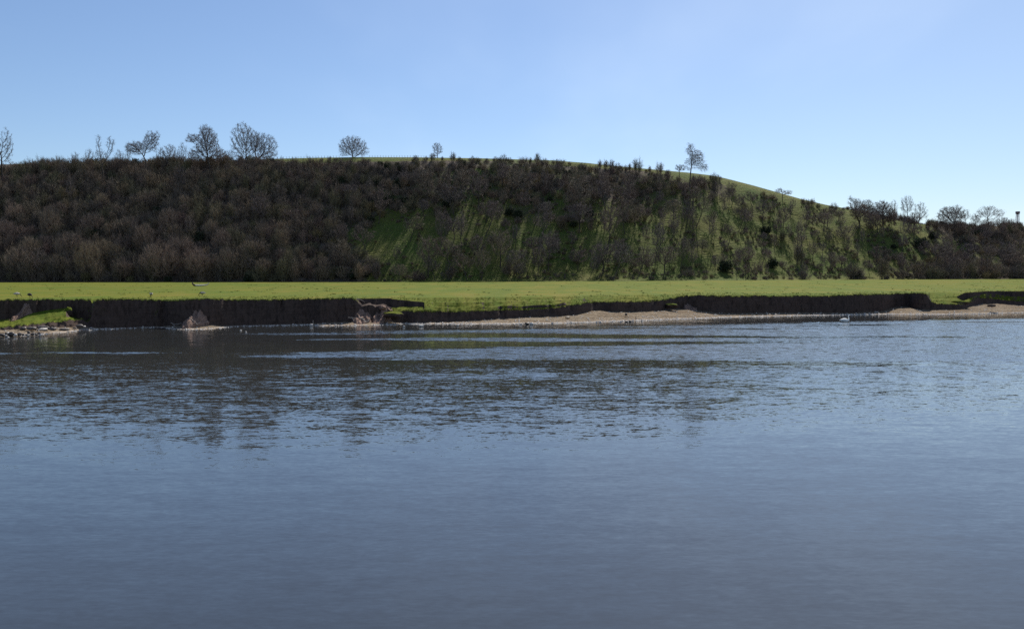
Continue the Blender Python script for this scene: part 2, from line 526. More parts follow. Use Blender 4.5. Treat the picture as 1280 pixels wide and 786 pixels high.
PXX = PX[None, :]
dd, t = seg(5, d_w - 9, d_w); add(dd, -0.9 * (1 - t[:, None]) ** 1.0 + 0 * dd, 'beach')
dd, t = seg(12, d_w, d_b)
zz = z_b[None, :] * t[:, None] + 0.05 * fbm(PXX / 8, dd * 1.3, 51, 3) * np.sin(math.pi * t)[:, None] * np.minimum(1, (d_b - d_w))[None, :]
add(dd, zz, 'beach')
dd, t = seg(16, d_b, d_t)
tz = t ** 0.9
zz = z_b[None, :] + (z_t - z_b)[None, :] * tz[:, None]
dd = dd + (0.30 * fbm(PXX / 5.5, zz * 0.45, 61, 3) + 0.16 * fbm(PXX / 2.2, zz * 1.5, 66, 3)) * np.sin(math.pi * t)[:, None]
add(dd, zz, 'cliff')
hum = lambda dd, s: 0.34 * fbm(A_[None, :] * dd / 3.4, dd / 1.2, s, 4)
dd, t = seg(26, d_t, d_s)
XT = A_[None, :] * dd
wobt = np.clip(t[:, None] + 0.75 * fbm(XT / 7.5, dd / 3.0, 77, 3) * np.sin(math.pi * t)[:, None], 0, 1)
stair = wobt * 1.7
stair = np.minimum(1, (np.floor(stair) + sstep(stair - np.floor(stair), 0.35, 1.0)) / 1.7)
sm_ = 0.10 + 0.80 * sstep(fbm(XT / 16, dd / 9, 78, 2), -0.25, 0.2)
stair = stair * sm_ + t[:, None] * (1 - sm_)
stair = stair * np.sin(math.pi * t)[:, None] ** 0.3 + t[:, None] * (1 - np.sin(math.pi * t)[:, None] ** 0.3)
zz = z_t0[None, :] + (z_s - z_t0)[None, :] * stair + lip_n[None, :] * (1 - sstep(t, 0, 0.2))[:, None]
zz = zz + hum(dd, 71) * np.sin(math.pi * t)[:, None] * np.where(full, 0.25, 1.0)[None, :]
add(dd, zz, 'terrace')
dd, t = seg(8, d_s, d_u)
zz = z_s[None, :] + (z_u - z_s)[None, :] * t[:, None]
add(dd, zz, 'step')
dd, t = seg(8, d_u, d_f)
zz = z_u[None, :] + (field_z - z_u)[None, :] * sstep(t, 0, 1)[:, None] + hum(dd, 73) * (np.sin(math.pi * t) * 0.6)[:, None] * np.where(full, 0.3, 1.0)[None, :]
add(dd, zz, 'field')
dd, t = seg(90, d_f, foot, 1.5)
rise = sstep(t, 0.35, 1.0) ** 1.2
zz = field_z[None, :] + (foot_z - field_z)[None, :] * rise[:, None]
env = np.sin(math.pi * np.clip(t, 0, 1))[:, None] ** 0.5
zz = zz + (0.10 * fbm(A_[None, :] * dd / 18, dd / 18, 81, 3) + 0.05 * fbm(A_[None, :] * dd / 3, dd / 3, 82, 3)) * env * (1 - 0.6 * sstep(t, .5, 1))[:, None]
add(dd, zz, 'field')
NF = len(rows_d)
dd, t = seg(150, foot, ridge_d)
mean = (ridge_z - foot_z) / (ridge_d - foot)
s1 = np.clip(ridge_s / mean, 0.15, 0.9)      # slope at the ridge equals the line of sight
tt = t[:, None]
k0 = 0.05 + 0.14 * sstep(PX, 560, 760)        # rounded foot
# slope profile: rises over k0, constant, falls to s1 from t=.72
ts = np.linspace(0, 1, 400)[:, None]
prof = np.minimum(1, 0.12 + 0.88 * ts / k0[None, :])
fall = 1 - sstep(ts, 0.70, 1.0)
prof = s1[None, :] * (1 - fall) + prof * fall * 1.0
cum = np.concatenate([np.zeros((1, len(PX))), np.cumsum((prof[1:] + prof[:-1]) / 2, axis=0)]) / 399
cum0 = cum / cum[-1]
zz = np.empty_like(dd)
for j in range(len(PX)):
    zz[:, j] = np.interp(t, ts[:, 0], cum0[:, j])
zz = foot_z[None, :] + (ridge_z - foot_z)[None, :] * zz
XX = A_[None, :] * dd
ev = (np.sin(math.pi * t) ** 1.0)[:, None]
gully = fbm(XX / 42 + 0.25 * np.sin(dd / 30), dd / 160, 91, 3)
spur = 4.5 * np.exp(-((PXX - 1105) / 45.0) ** 2) * sstep(t, 0.1, 0.6)[:, None]
zz = zz + ev * (6.5 * gully + 0.9 * fbm(XX / 9, dd / 9, 92, 4)) * (0.45 + 0.55 * sstep(PXX, 500, 700)) + ev * spur
zz = np.minimum(zz, H + (ridge_s[None, :] - 0.0006) * dd + 0 * dd)
add(dd, zz, 'hill')
far = ridge_d + 1600.0
dd, t = seg(40, ridge_d, far, 1.8, True)
back = curve(PX, [(-560, 0.02), (600, 0.01), (950, 0.01), (1150, 0.048), (1840, 0.05)])
zz = ridge_z[None, :] + back[None, :] * (dd - ridge_d[None, :]) * (1 - 0.3 * t[:, None])
zz = zz + 1.2 * fbm(A_[None, :] * dd / 90, dd / 120, 95, 3) * sstep(t, 0, 0.12)[:, None] - 2.0 * sstep(t, 0.0, 0.05)[:, None]
add(dd, zz, 'hill')
D = np.array(rows_d); Z = np.array(rows_z)
# keep every profile running away from the viewer
for i in range(1, len(D)):
    D[i] = np.maximum(D[i], D[i - 1] + 0.004)
X = A_[None, :] * D
NR, NC = D.shape
V = np.stack([X, D, Z], axis=-1).reshape(-1, 3)
ii = np.arange((NR - 1) * (NC - 1))
r0 = ii // (NC - 1); c0 = ii % (NC - 1)
F = np.stack([r0 * NC + c0, r0 * NC + c0 + 1, (r0 + 1) * NC + c0 + 1, (r0 + 1) * NC + c0], axis=1)
P = V[F]
nrm = np.cross(P[:, 2] - P[:, 0], P[:, 3] - P[:, 1])
nz = np.abs(nrm[:, 2]) / np.maximum(1e-9, np.linalg.norm(nrm, axis=1))
pr = np.array([{'beach': 0, 'cliff': 1, 'terrace': 2, 'step': 3, 'field': 4, 'hill': 5}[p] for p in part])[r0]
zmid = P[:, :, 2].mean(axis=1)
cls = np.where(pr == 0, 0, np.where(pr == 5, 3, 2))
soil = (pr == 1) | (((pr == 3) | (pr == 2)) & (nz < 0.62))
# the crumbled inner shelf at the slump is bare soil as well
pc = PX[c0]
soil |= (pr == 2) & (pc > 447) & (pc < 486)
soil |= (pr >= 1) & (pr <= 3) & (pc > 109) & (pc < 121) & (zmid < 2.9)
cls = np.where(soil, 1, cls)


def sub_mesh(name, sel, mat, attr=None):
    f = F[sel]
    used, inv = np.unique(f.ravel(), return_inverse=True)
    me = mesh_np(name, V[used], inv.reshape(f.shape), mat)
    if attr is not None:
        a = me.attributes.new('litter', 'FLOAT', 'POINT')
        a.data.foreach_set('value', attr[used].astype(np.float32))
    o = link(name, me)
    o['kind'] = 'structure'
    return o


def cover(px, py):
    """how densely the hillside is overgrown, by where it is (0 bare turf .. 1 thicket)"""
    px = np.asarray(px, float); py = np.asarray(py, float)
    c = 1.0 - sstep(px, 400, 520) * 0.28
    c = c - 0.50 * sstep(px, 405, 500) * (1 - sstep(px, 800, 900)) * sstep(py, 232, 300) - 0.10 * sstep(px, 640, 800)
    c = c - sstep(px, 800, 900) * (0.12 + 0.38 * sstep(py, 225, 285))
    c = c - sstep(px, 840, 900) * 0.08
    c = c + sstep(px, 1040, 1100) * 0.30 + sstep(px, 1130, 1190) * 0.40
    c = c - 0.5 * np.exp(-((px - 1150) / 22.0) ** 2 - ((py - 300) / 22.0) ** 2)
    c = c - 0.5 * np.exp(-((px - 1065) / 30.0) ** 2 - ((py - 285) / 26.0) ** 2)
    c = c - 0.45 * np.exp(-((px - 340) / 22.0) ** 2 - ((py - 232) / 9.0) ** 2)
    c = c - 0.55 * np.exp(-((px - 470) / 40.0) ** 2 - ((py - 300) / 22.0) ** 2)
    c = c - 0.35 * np.exp(-((px - 610) / 26.0) ** 2 - ((py - 262) / 18.0) ** 2)
    # open turf along the crest
    crest = np.interp(px, [0, 330, 380, 500, 650, 700, 740, 800, 860, 1000, 1060], [0, 0, 7, 5, 2, 6, 5, 3, 8, 9, 0])
    ry = np.interp(px, PX, ridge_y)
    c = np.where((py - ry) < crest, 0.0, c)
    # grassy foot
    c = c - 0.8 * sstep(px, 780, 860) * (1 - sstep(px, 1090, 1130)) * sstep(py, 330, 342)
    c = c - 0.55 * sstep(px, 540, 640) * (1 - sstep(px, 780, 860)) * sstep(py, 328, 342)
    c = c - 0.35 * sstep(px, 1160, 1200) * np.exp(-((py - 312) / 14.0) ** 2)
    return np.clip(c, 0, 1)


pyv = row_of((Z - H) / D)
litter = (cover(np.broadcast_to(PX[None, :], D.shape), pyv) - 0.10).ravel()
litter[:NF * NC] = 0
sub_mesh('beach', cls == 0, M['gravel'])
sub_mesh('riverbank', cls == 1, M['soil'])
sub_mesh('field', cls == 2, M['grass'])
sub_mesh('hill', cls == 3, M['hill'], litter)

me = mesh_np('river_water', [(-3000, -400, 0), (3000, -400, 0), (3000, 400, 0), (-3000, 400, 0)], [(0, 1, 2, 3)], M['water'])
link('river_water', me)['kind'] = 'structure'


def ground(x, y):
    px = 640 + FPX * x / y
    c = int(np.clip(round((px - PX[0]) / 1.5), 0, NC - 1))
    return float(np.interp(y, D[:, c], Z[:, c]))


def on_hill(px, py):
    """world point of the hillside seen at this picture position"""
    a = az(px, py)
    c = int(np.clip(round((640 + FPX * a - PX[0]) / 1.5), 0, NC - 1))
    rr = slice(NF, NF + 151)
    yy = pyv[rr, c]
    yy = np.minimum.accumulate(yy)
    d = float(np.interp(-py, -yy, D[rr, c]))
    x = a * d
    return x, d, float(np.interp(d, D[:, c], Z[:, c]))


def on_field(px, d):
    x = az(px) * d
    return x, d, ground(x, d)


# ------------------------------------------------------------------ tubes and growing trees
def tubes(P0, P1, R0, R1, n=3, rng=None):
    """many tapered prisms at once"""
    P0 = np.asarray(P0, float); P1 = np.asarray(P1, float)
    R0 = np.broadcast_to(np.asarray(R0, float), (len(P0),)); R1 = np.broadcast_to(np.asarray(R1, float), (len(P0),))
    d = P1 - P0
    L = np.maximum(np.linalg.norm(d, axis=1, keepdims=True), 1e-6)
    d = d / L
    ref = np.where(np.abs(d[:, 2:3]) > 0.9, np.array([[1.0, 0, 0]]), np.array([[0, 0, 1.0]]))
    u = np.cross(d, ref); u /= np.linalg.norm(u, axis=1, keepdims=True)
    v = np.cross(d, u)
    k = len(P0)
    ang = 2 * math.pi * np.arange(n) / n
    ring = np.cos(ang)[None, :, None] * u[:, None, :] + np.sin(ang)[None, :, None] * v[:, None, :]
    a = P0[:, None, :] + ring * R0[:, None, None]
    b = P1[:, None, :] + ring * R1[:, None, None]
    VV = np.concatenate([a, b], axis=1).reshape(-1, 3)
    base = (np.arange(k) * 2 * n)[:, None, None]
    i = np.arange(n); j = (i + 1) % n
    q = np.stack([i, j, j + n, i + n], axis=1)[None]
    return VV, (base + q).reshape(-1, 4)


def join(parts):
    vs, fs, o = [], [], 0
    for v, f in parts:
        vs.append(v); fs.append(np.asarray(f) + o); o += len(v)
    return np.concatenate(vs), fs


def grow(seed, trunk, blobs, n_att=900, step=0.55, infl=4.0, kill=0.9, tip=0.018, expo=2.35, twigs=4, twig_len=0.9,
         twig_r=0.016, droop=0.0, up=0.35, split=0.075, zsq=1.0, maxit=90, trop=0.06):
    """a bare tree: space colonisation of the crown's envelope; returns (trunk mesh, crown mesh) arrays"""
    rng = np.random.default_rng(seed)
    att = []
    wts = np.array([b[3] * b[4] * b[5] for b in blobs]); wts = wts / wts.sum()
    for b, w in zip(blobs, wts):
        m = max(12, int(n_att * w))
        p = rng.normal(size=(m, 3)); p /= np.linalg.norm(p, axis=1, keepdims=True)
        p *= (rng.random((m, 1)) ** 0.42)
        att.append(np.array(b[:3]) + p * np.array(b[3:6]))
    att = np.concatenate(att)
    att = att[att[:, 2] > 0.3]
    nodes = [np.array(trunk[0], float)]; par = [-1]
    for q in trunk[1:]:
        q = np.array(q, float)
        while np.linalg.norm(q - nodes[-1]) > step:
            dd_ = (q - nodes[-1]); dd_ /= np.linalg.norm(dd_)
            nodes.append(nodes[-1] + dd_ * step + rng.normal(size=3) * 0.04 * step * 2); par.append(len(nodes) - 2)
    N_ = np.array(nodes)
    dist = np.full(len(att), 1e9); near = np.zeros(len(att), int)
    new0 = 0
    for it in range(maxit):
        newn = N_[new0:]
        if len(newn) and len(att):
            dm = np.linalg.norm(att[:, None, :] - newn[None], axis=2)
            j = dm.argmin(axis=1); dv = dm[np.arange(len(att)), j]
            upd = dv < dist
            dist = np.where(upd, dv, dist); near = np.where(upd, j + new0, near)
        keep = dist > kill
        att, dist, near = att[keep], dist[keep], near[keep]
        if not len(att): break
        act = dist < infl
        if it < 3 or not act.any(): act = dist < dist.min() + infl * 1.2
        dirs = (att[act] - N_[near[act]]); dirs /= np.linalg.norm(dirs, axis=1, keepdims=True)
        acc = np.zeros_like(N_); np.add.at(acc, near[act], dirs)
        ids = np.unique(near[act])
        v = acc[ids]; v /= np.maximum(1e-6, np.linalg.norm(v, axis=1, keepdims=True))
        v += rng.normal(size=v.shape) * 0.22; v[:, 2] += trop
        v /= np.linalg.norm(v, axis=1, keepdims=True)
        cand = N_[ids] + v * step
        new0 = len(N_)
        par.extend(ids.tolist())
        N_ = np.concatenate([N_, cand])
        if len(N_) > 6000: break
    par = np.array(par)
    n = len(N_)
    acc = np.zeros(n); kids = np.zeros(n, int)
    r = np.zeros(n)
    for i in range(n - 1, -1, -1):
        r[i] = tip if kids[i] == 0 else acc[i] ** (1 / expo)
        if par[i] >= 0:
            acc[par[i]] += r[i] ** expo; kids[par[i]] += 1
    e = np.arange(1, n)
    e = e[par[1:] >= 0]
    pa = par[e]
    thick = r[e] > min(split, 0.55 * r[1])
    tr = e[thick]; cr = e[~thick]
    rp = lambda ids: np.minimum(r[par[ids]], r[ids] * 1.25)
    base_flare = np.where(par[tr] < 3, 1.25, 1.0)
    tv = tubes(N_[par[tr]], N_[tr], rp(tr) * base_flare, r[tr], 6) if len(tr) else (np.zeros((0, 3)), np.zeros((0, 4), int))
    cv_ = [tubes(N_[par[cr]], N_[cr], rp(cr), r[cr], 3)]
    tipn = e[(r[e] < tip * 2.6)]
    if len(tipn) and twigs:
        src = np.repeat(tipn, twigs)
        p0 = N_[src] + (N_[par[src]] - N_[src]) * rng.random((len(src), 1))
        ax = N_[src] - N_[par[src]]; ax /= np.linalg.norm(ax, axis=1, keepdims=True)
        dv = ax * 0.7 + rng.normal(size=ax.shape) * 0.6
        dv[:, 2] += up - droop
        dv /= np.linalg.norm(dv, axis=1, keepdims=True)
        L = twig_len * (0.5 + rng.random((len(src), 1)))
        p1 = p0 + dv * L
        cv_.append(tubes(p0, p1, twig_r, twig_r * 0.45, 3))
        # a side shoot on each twig
        p2 = p0 + (p1 - p0) * (0.3 + 0.4 * rng.random((len(src), 1)))
        d2 = dv + rng.normal(size=dv.shape) * 0.7; d2 /= np.linalg.norm(d2, axis=1, keepdims=True)
        cv_.append(tubes(p2, p2 + d2 * L * 0.55, twig_r * 0.7, twig_r * 0.35, 3))
    return tv, join(cv_)


def tree_meshes(name, mats=('bark', 'twig'), **kw):
    tv, cv_ = grow(**kw)
    return (mesh_np(name + '_trunk', tv[0], tv[1], M[mats[0]]), mesh_np(name + '_crown', cv_[0], cv_[1], M[mats[1]], False))


def put_tree(meshes, loc, label, cat='tree', group=None, name='bare_tree', rot=0.0, s=1.0, tilt=(0, 0)):
    e = bpy.data.objects.new(name, None)
    COL.objects.link(e)
    e.empty_display_size = 0.5
    e.location = loc
    e.rotation_euler = (tilt[0], tilt[1], rot)
    e.scale = (s, s, s) if not isinstance(s, tuple) else s
    tag(e, label, cat, group)
    link('trunk', meshes[0], e)
    link('crown', meshes[1], e)
    return e


def shrub(seed, R, Hh, stems=26, b2=10, b3=7, tr=0.013, spread=1.0, leaves=0, lift=0.0):
    """a many-stemmed bush, one mesh of stems and twigs"""
    rng = np.random.default_rng(seed)
    a = rng.random(stems) * 2 * math.pi
    rr = np.sqrt(rng.random(stems)) * 0.35 * R
    p0 = np.stack([np.cos(a) * rr, np.sin(a) * rr, np.zeros(stems) - 0.4], 1)
    q = np.sqrt(rng.random(stems)) * spread
    lump = 0.78 + 0.44 * rng.random(stems)
    end = np.stack([np.cos(a) * q * R, np.sin(a) * q * R, Hh * np.sqrt(np.maximum(0.12, 1 - 0.85 * q ** 2))], 1) * lump[:, None]
    mid = p0 * 0.45 + end * 0.55 + rng.normal(size=p0.shape) * 0.12 * R
    mid[:, 2] = p0[:, 2] * 0.3 + end[:, 2] * (0.60 + lift * 0.2)
    parts = [tubes(p0, mid, 0.055 * R / 2.5, 0.035 * R / 2.5, 4), tubes(mid, end, 0.035 * R / 2.5, 0.012, 3)]

    def child(A0, A1, k, L, r, lo=0.25):
        src = np.repeat(np.arange(len(A0)), k)
        t_ = lo + (1 - lo) * rng.random((len(src), 1))
        s0 = A0[src] + (A1[src] - A0[src]) * t_
        dv = A1[src] - A0[src]; dv /= np.linalg.norm(dv, axis=1, keepdims=True)
        out = s0 * np.array([1, 1, 0.2]); out /= np.maximum(0.3, np.linalg.norm(out, axis=1, keepdims=True))
        dv = dv * 0.5 + rng.normal(size=dv.shape) * 0.55 + out * 0.35
        dv[:, 2] += 0.25
        dv /= np.linalg.norm(dv, axis=1, keepdims=True)
        s1_ = s0 + dv * L * (0.5 + rng.random((len(src), 1)))
        parts.append(tubes(s0, s1_, r, r * 0.5, 3))
        return s0, s1_
    c0_, c1_ = child(p0 * 0.2 + mid * 0.8, end, b2, 0.42 * R, 0.022, 0.0)
    e0_, e1_ = child(p0, mid, b2 // 2, 0.38 * R, 0.020, 0.35)
    f0, f1 = child(np.concatenate([c0_, e0_]), np.concatenate([c1_, e1_]), b3, 0.24 * R, tr)
    if leaves:
        src = rng.integers(0, len(f0), leaves)
        pp = f0[src] + (f1[src] - f0[src]) * rng.random((leaves, 1)) * 1.2
        s_ = 0.10 * (0.6 + rng.random((leaves, 1)))
        u = rng.normal(size=(leaves, 3)); u /= np.linalg.norm(u, axis=1, keepdims=True)
        w = np.cross(u, rng.normal(size=(leaves, 3))); w /= np.linalg.norm(w, axis=1, keepdims=True)
        vv = np.stack([pp - u * s_, pp + w * s_ * 0.7, pp + u * s_, pp - w * s_ * 0.7], 1).reshape(-1, 3)
        parts.append((vv, np.arange(leaves * 4).reshape(-1, 4)))
    return join(parts)


def bush_mesh(name, mat, **kw):
    v, f = shrub(**kw)
    return mesh_np(name, v, f, M[mat], False)


MPP = 0.435      # metres per picture pixel at the ridge


def env_px(px0, base, blobs, mpp=MPP, dep=0.85):
    """crown envelope blobs given as picture offsets, turned into metres around the tree's base"""
    out = []
    for (x, y, rx, rz) in blobs:
        out.append(((x - px0) * mpp, 0.0, (base - y) * mpp, rx * mpp, rx * mpp * dep, rz * mpp))
    return out


# ------------------------------------------------------------------ the trees that stand out on and near the skyline
def skyline(px, base, blobs, label, trunk, seed, d=None, behind=None, mats=('bark', 'twig'), name='bare_tree', cat='tree', **kw):
    if behind is not None:
        a = az(px, base); c = int(round((640 + FPX * a - PX[0]) / 1.5))
        dd_ = ridge_d[c] + behind
        x = a * dd_; z = ground(x, dd_)
    else:
        x, dd_, z = on_hill(px, base)
    mpp = dd_ / FPX
    # lift so that the rows still hold when the base stands a little lower than drawn
    base2 = float(row_of((z - H) / dd_))
    bl = env_px(px, base2, blobs, mpp)
    tr = [((tx - px) * mpp, 0.0, (base2 - ty) * mpp) for tx, ty in trunk]
    tr = [(0, 0, -0.6)] + tr
    kw.setdefault('n_att', 900); kw.setdefault('tip', 0.030); kw.setdefault('twig_r', 0.019)
    ms = tree_meshes('skyline', mats=mats, seed=seed, trunk=tr, blobs=bl, **kw)
    return put_tree(ms, (x, dd_, z), label, cat, 'trees along the skyline', name)


skyline(3, 234, [(-9, 182, 11, 21), (10, 186, 9, 19), (13, 172, 5, 9), (9, 165, 4, 6)], 'tall forked bare tree cut by the left edge of the picture',
        [(3, 202)], 3, n_att=900, twigs=5, kill=0.9, twig_len=0.9, tip=0.04)
skyline(128, 242, [(124, 184, 5, 17), (139, 182, 6, 12), (127, 196, 10, 9)], 'slender forked bare tree left of the wide leaning one',
        [(129, 212)], 11, n_att=560, twigs=5, kill=0.9, twig_len=0.9, tip=0.042)
skyline(183, 236, [(171, 186, 14, 9), (190, 178, 10, 14), (196, 172, 6, 8)], 'bare two lobed tree leaning right on the left skyline',
        [(182, 214), (184, 205)], 21, n_att=1300, twigs=7, twig_len=0.9, kill=0.75)
skyline(214, 214, [(212, 190, 10, 10)], 'thin twiggy sapling clump between the two lobed tree and the dark ragged one', [(214, 206)], 31, n_att=420, twigs=5)
skyline(230, 214, [(229, 190, 7, 12)], 'narrow pale sapling close left of the dark ragged tree', [(230, 207)], 41, n_att=300, twigs=5)
skyline(263, 226, [(260, 180, 14, 20), (258, 165, 8, 8), (241, 174, 9, 6), (276, 194, 9, 9), (246, 192, 9, 9)], 'dark dense ragged tree on the skyline with a long left bough',
        [(262, 206), (260, 198)], 51, n_att=2200, twigs=8, kill=0.7)
skyline(307, 203, [(305, 177, 17, 24), (296, 190, 9, 10), (315, 180, 14, 18)], 'largest tall oval bare tree on the skyline', [(308, 195)], 61, behind=3, n_att=1800, twigs=6, kill=0.75, twig_r=0.016)
skyline(320, 203, [(331, 184, 17, 17), (322, 176, 11, 11), (336, 192, 12, 9)], 'fan shaped bare tree close right of the largest oval one', [(321, 199)], 71, behind=1, n_att=1600, twigs=6, kill=0.75, twig_r=0.016)
skyline(441, 200, [(441, 183, 18, 13), (430, 189, 8, 7), (453, 190, 9, 7)], 'lone round domed bare tree on the crest', [(441, 195)], 81, behind=1, n_att=1700, twigs=5, kill=0.7, twig_r=0.016)
skyline(547, 202, [(547, 186, 8, 8), (543, 194, 5, 4)], 'small round open bare tree right of the domed one on the crest', [(547, 194)], 91, behind=0, n_att=300, twigs=6, twig_len=0.6, step=0.4, kill=0.6)
skyline(863, 252, [(862, 187, 6, 9), (870, 198, 10, 11), (879, 209, 6, 7), (859, 206, 5, 8)], 'tall slender bare tree with drooping twigs above the right shoulder',
        [(862, 228), (864, 205), (865, 192)], 101, n_att=1200, tip=0.036, twigs=7, droop=0.6, up=0.0, twig_len=1.1, kill=0.9)
skyline(849, 222, [(850, 210, 7, 5)], 'low thin bare tree left of the slender drooping one', [(849, 216)], 111, n_att=200, twigs=6, step=0.4, kill=0.6, twig_len=0.6)
skyline(978, 250, [(974, 239, 6, 4), (984, 241, 7, 3)], 'small flat topped bare tree on the falling right shoulder', [(978, 244)], 121, n_att=260, twigs=6, step=0.4, kill=0.6, twig_len=0.6)
skyline(1075, 280, [(1070, 262, 9, 14), (1083, 262, 10, 12), (1063, 252, 4, 8)], 'dark tangled tree with a snag top at the left of the right hand clump', [(1070, 270)], 131, n_att=1300, twigs=8, kill=0.7, twig_r=0.024)
skyline(1104, 282, [(1102, 264, 12, 13), (1112, 268, 10, 10)], 'dark broad bare tree between the snag topped tree and the round pale ones', [(1103, 272)], 141, n_att=1400, twigs=8, kill=0.7, twig_r=0.024)
skyline(1117, 280, [(1117, 258, 5, 9)], 'pale narrow bare tree behind the dark broad one', [(1117, 268)], 151, behind=4, n_att=260, twigs=5)
skyline(1133, 280, [(1133, 256, 9, 12)], 'round pale bare tree, tallest of the right hand clump', [(1134, 266)], 161, behind=4, n_att=600, twigs=5)
skyline(1149, 282, [(1149, 261, 8, 9), (1153, 268, 8, 7)], 'round pale bare tree close right of the tallest pale one', [(1149, 270)], 171, behind=3, n_att=480, twigs=5)
skyline(1192, 296, [(1188, 270, 17, 12), (1196, 264, 8, 8), (1190, 282, 17, 8)], 'dark dome shaped bare tree on the right skyline', [(1192, 278)], 181, n_att=2200, twigs=7, kill=0.75, twig_r=0.02)
skyline(1207, 290, [(1206, 269, 7, 8)], 'pale thin tree touching the right side of the dark dome shaped one', [(1207, 278)], 191, n_att=300, twigs=5)
skyline(1236, 296, [(1230, 266, 9, 8), (1246, 267, 9, 6), (1237, 262, 8, 5), (1236, 280, 13, 7)], 'wide spreading open bare tree near the right edge', [(1235, 278), (1234, 273)], 201, n_att=1300, twigs=5, kill=0.85)
skyline(1219, 292, [(1219, 274, 7, 7)], 'low dark tree between the dark dome and the wide spreading one', [(1219, 281)], 211, n_att=500, twigs=7)
skyline(1098, 292, [(1090, 275, 12, 10)], 'short dark tree low at the front of the right hand clump', [(1096, 282)], 221, n_att=900, twigs=8, twig_r=0.024)
skyline(1142, 288, [(1142, 274, 10, 8)], 'low dark tree under the two round pale trees', [(1142, 280)], 231, n_att=800, twigs=8, twig_r=0.024)

for k, (px, top_, w_, sd_) in enumerate([(112, 186, 6, 1), (150, 187, 6, 2), (161, 184, 5, 3), (202, 184, 7, 4), (222, 186, 6, 5), (240, 188, 6, 6), (285, 189, 7, 7), (95, 190, 5, 8), (272, 183, 6, 9)]):
    bs = 216
    names_ = ['first', 'second', 'third', 'fourth', 'fifth', 'sixth', 'ninth', 'zero', 'eighth']
    skyline(px, bs, [(px, (top_ + 206) / 2, w_, (206 - top_) / 2)], ['thin sapling left of the slender forked tree', 'thin sapling right of the slender forked tree', 'thin sapling under the left lobe of the two lobed tree',
            'thin sapling right of the two lobed tree trunk', 'thin sapling between the two pale sapling clumps', 'thin sapling under the long left bough of the dark ragged tree',
            'thin sapling just left of the largest oval tree', 'outermost left thin sapling of the left skyline', 'thin sapling at the right side of the dark ragged tree'][k],
            [(px, 208)], 800 + sd_, n_att=230, twigs=6, tip=0.026, twig_r=0.018, twig_len=1.0, up=0.9, name='sapling')

# faint trees on the far plateau behind the right hand ridge, and the water tower
for k, (px, rx, ty) in enumerate([(1254, 9, 271.5), (1264, 5, 273.5)]):
    d = 1000.0
    x = az(px, 275) * d; z = ground(x, d)
    mpp = d / FPX
    hh = H + float(slope_of(ty)) * d - z
    ms = tree_meshes('far_tree', seed=300 + k, trunk=[(0, 0, -0.5), (0, 0, hh * 0.45)], blobs=[(0, 0, hh * 0.68, rx * mpp, rx * mpp, hh * 0.32)],
                     n_att=700, step=0.9, kill=1.3, infl=6, twigs=5, twig_len=1.8, twig_r=0.035, tip=0.04)
    put_tree(ms, (x, d, z), ['faint far tree left of the pale water tower', 'smallest far tree touching the pale water tower'][k], 'tree', 'trees on the far plateau')

# ------------------------------------------------------------------ stock of trees and bushes for the hillside
TREES = [
    (tree_meshes('hill_tree_a', seed=401, trunk=[(0, 0, -1), (0.2, 0, 3.2)], blobs=[(0, 0, 7, 3.6, 3.6, 3.8)], n_att=520, twigs=6, twig_r=0.020, twig_len=0.8, tip=0.027), 'round'),
    (tree_meshes('hill_tree_b', seed=402, trunk=[(0, 0, -1), (0.8, 0, 4.0)], blobs=[(1.2, 0, 8, 2.6, 2.6, 4.2), (0.2, 0.5, 6, 2.2, 2, 2)], n_att=460, twigs=6, twig_r=0.020, twig_len=0.8, tip=0.027), 'slender'),
    (tree_meshes('hill_tree_c', seed=403, trunk=[(0, 0, -1), (-1.0, 0, 2.6), (-1.6, 0.2, 4)], blobs=[(-2.6, 0, 7, 3.2, 3.0, 2.8), (0.6, 0, 6.4, 2.4, 2.4, 2.2)], n_att=560, twigs=6, twig_r=0.020, twig_len=0.8, tip=0.027), 'leaning'),
    (tree_meshes('hill_tree_d', seed=404, trunk=[(0, 0, -1), (0, 0, 2.0)], blobs=[(0, 0, 5.2, 4.2, 4.0, 2.8), (1.8, 0, 6.6, 2, 2, 1.6)], n_att=640, twigs=6, twig_r=0.020, twig_len=0.8, tip=0.027), 'spreading'),
    (tree_meshes('hill_tree_e', seed=405, trunk=[(0, 0, -1), (0.1, 0, 5.0)], blobs=[(0, 0, 9.5, 2.2, 2.2, 4.5)], n_att=420, twigs=5, twig_r=0.020, twig_len=0.8, tip=0.027), 'tall narrow'),
    (tree_meshes('hill_tree_f', seed=406, trunk=[(0, 0, -1), (1.4, 0, 3.0), (2.0, 0, 4.2)], blobs=[(3.0, 0, 7.4, 2.8, 2.8, 3.0)], n_att=480, twigs=6, twig_r=0.020, twig_len=0.8, tip=0.027), 'bent'),
]
WILLOWS = [
    tree_meshes('willow_a', mats=('bark', 'willow'), seed=411, trunk=[(0, 0, -1), (0, 0, 1.2)], blobs=[(0, 0, 5, 5.5, 5, 5.2), (2.5, 0, 4, 4, 4, 4)], n_att=1300, twigs=7, twig_len=1.3, twig_r=0.015, up=1.3, kill=0.85, trop=0.3, tip=0.014),
    tree_meshes('willow_b', mats=('bark', 'willow'), seed=412, trunk=[(0, 0, -1), (0, 0, 1.2)], blobs=[(0, 0, 6, 4.2, 4.0, 5.8)], n_att=1100, twigs=7, twig_len=1.3, twig_r=0.015, up=1.3, kill=0.85, trop=0.3, tip=0.014),
    tree_meshes('willow_c', mats=('bark', 'willow'), seed=413, trunk=[(0, 0, -1), (0, 0, 1.0)], blobs=[(-2, 0, 4.4, 4.5, 4.0, 4.4), (3, 0, 3.6, 4.0, 4, 3.6)], n_att=1300, twigs=7, twig_len=1.3, twig_r=0.015, up=1.3, kill=0.85, trop=0.3, tip=0.014),
]
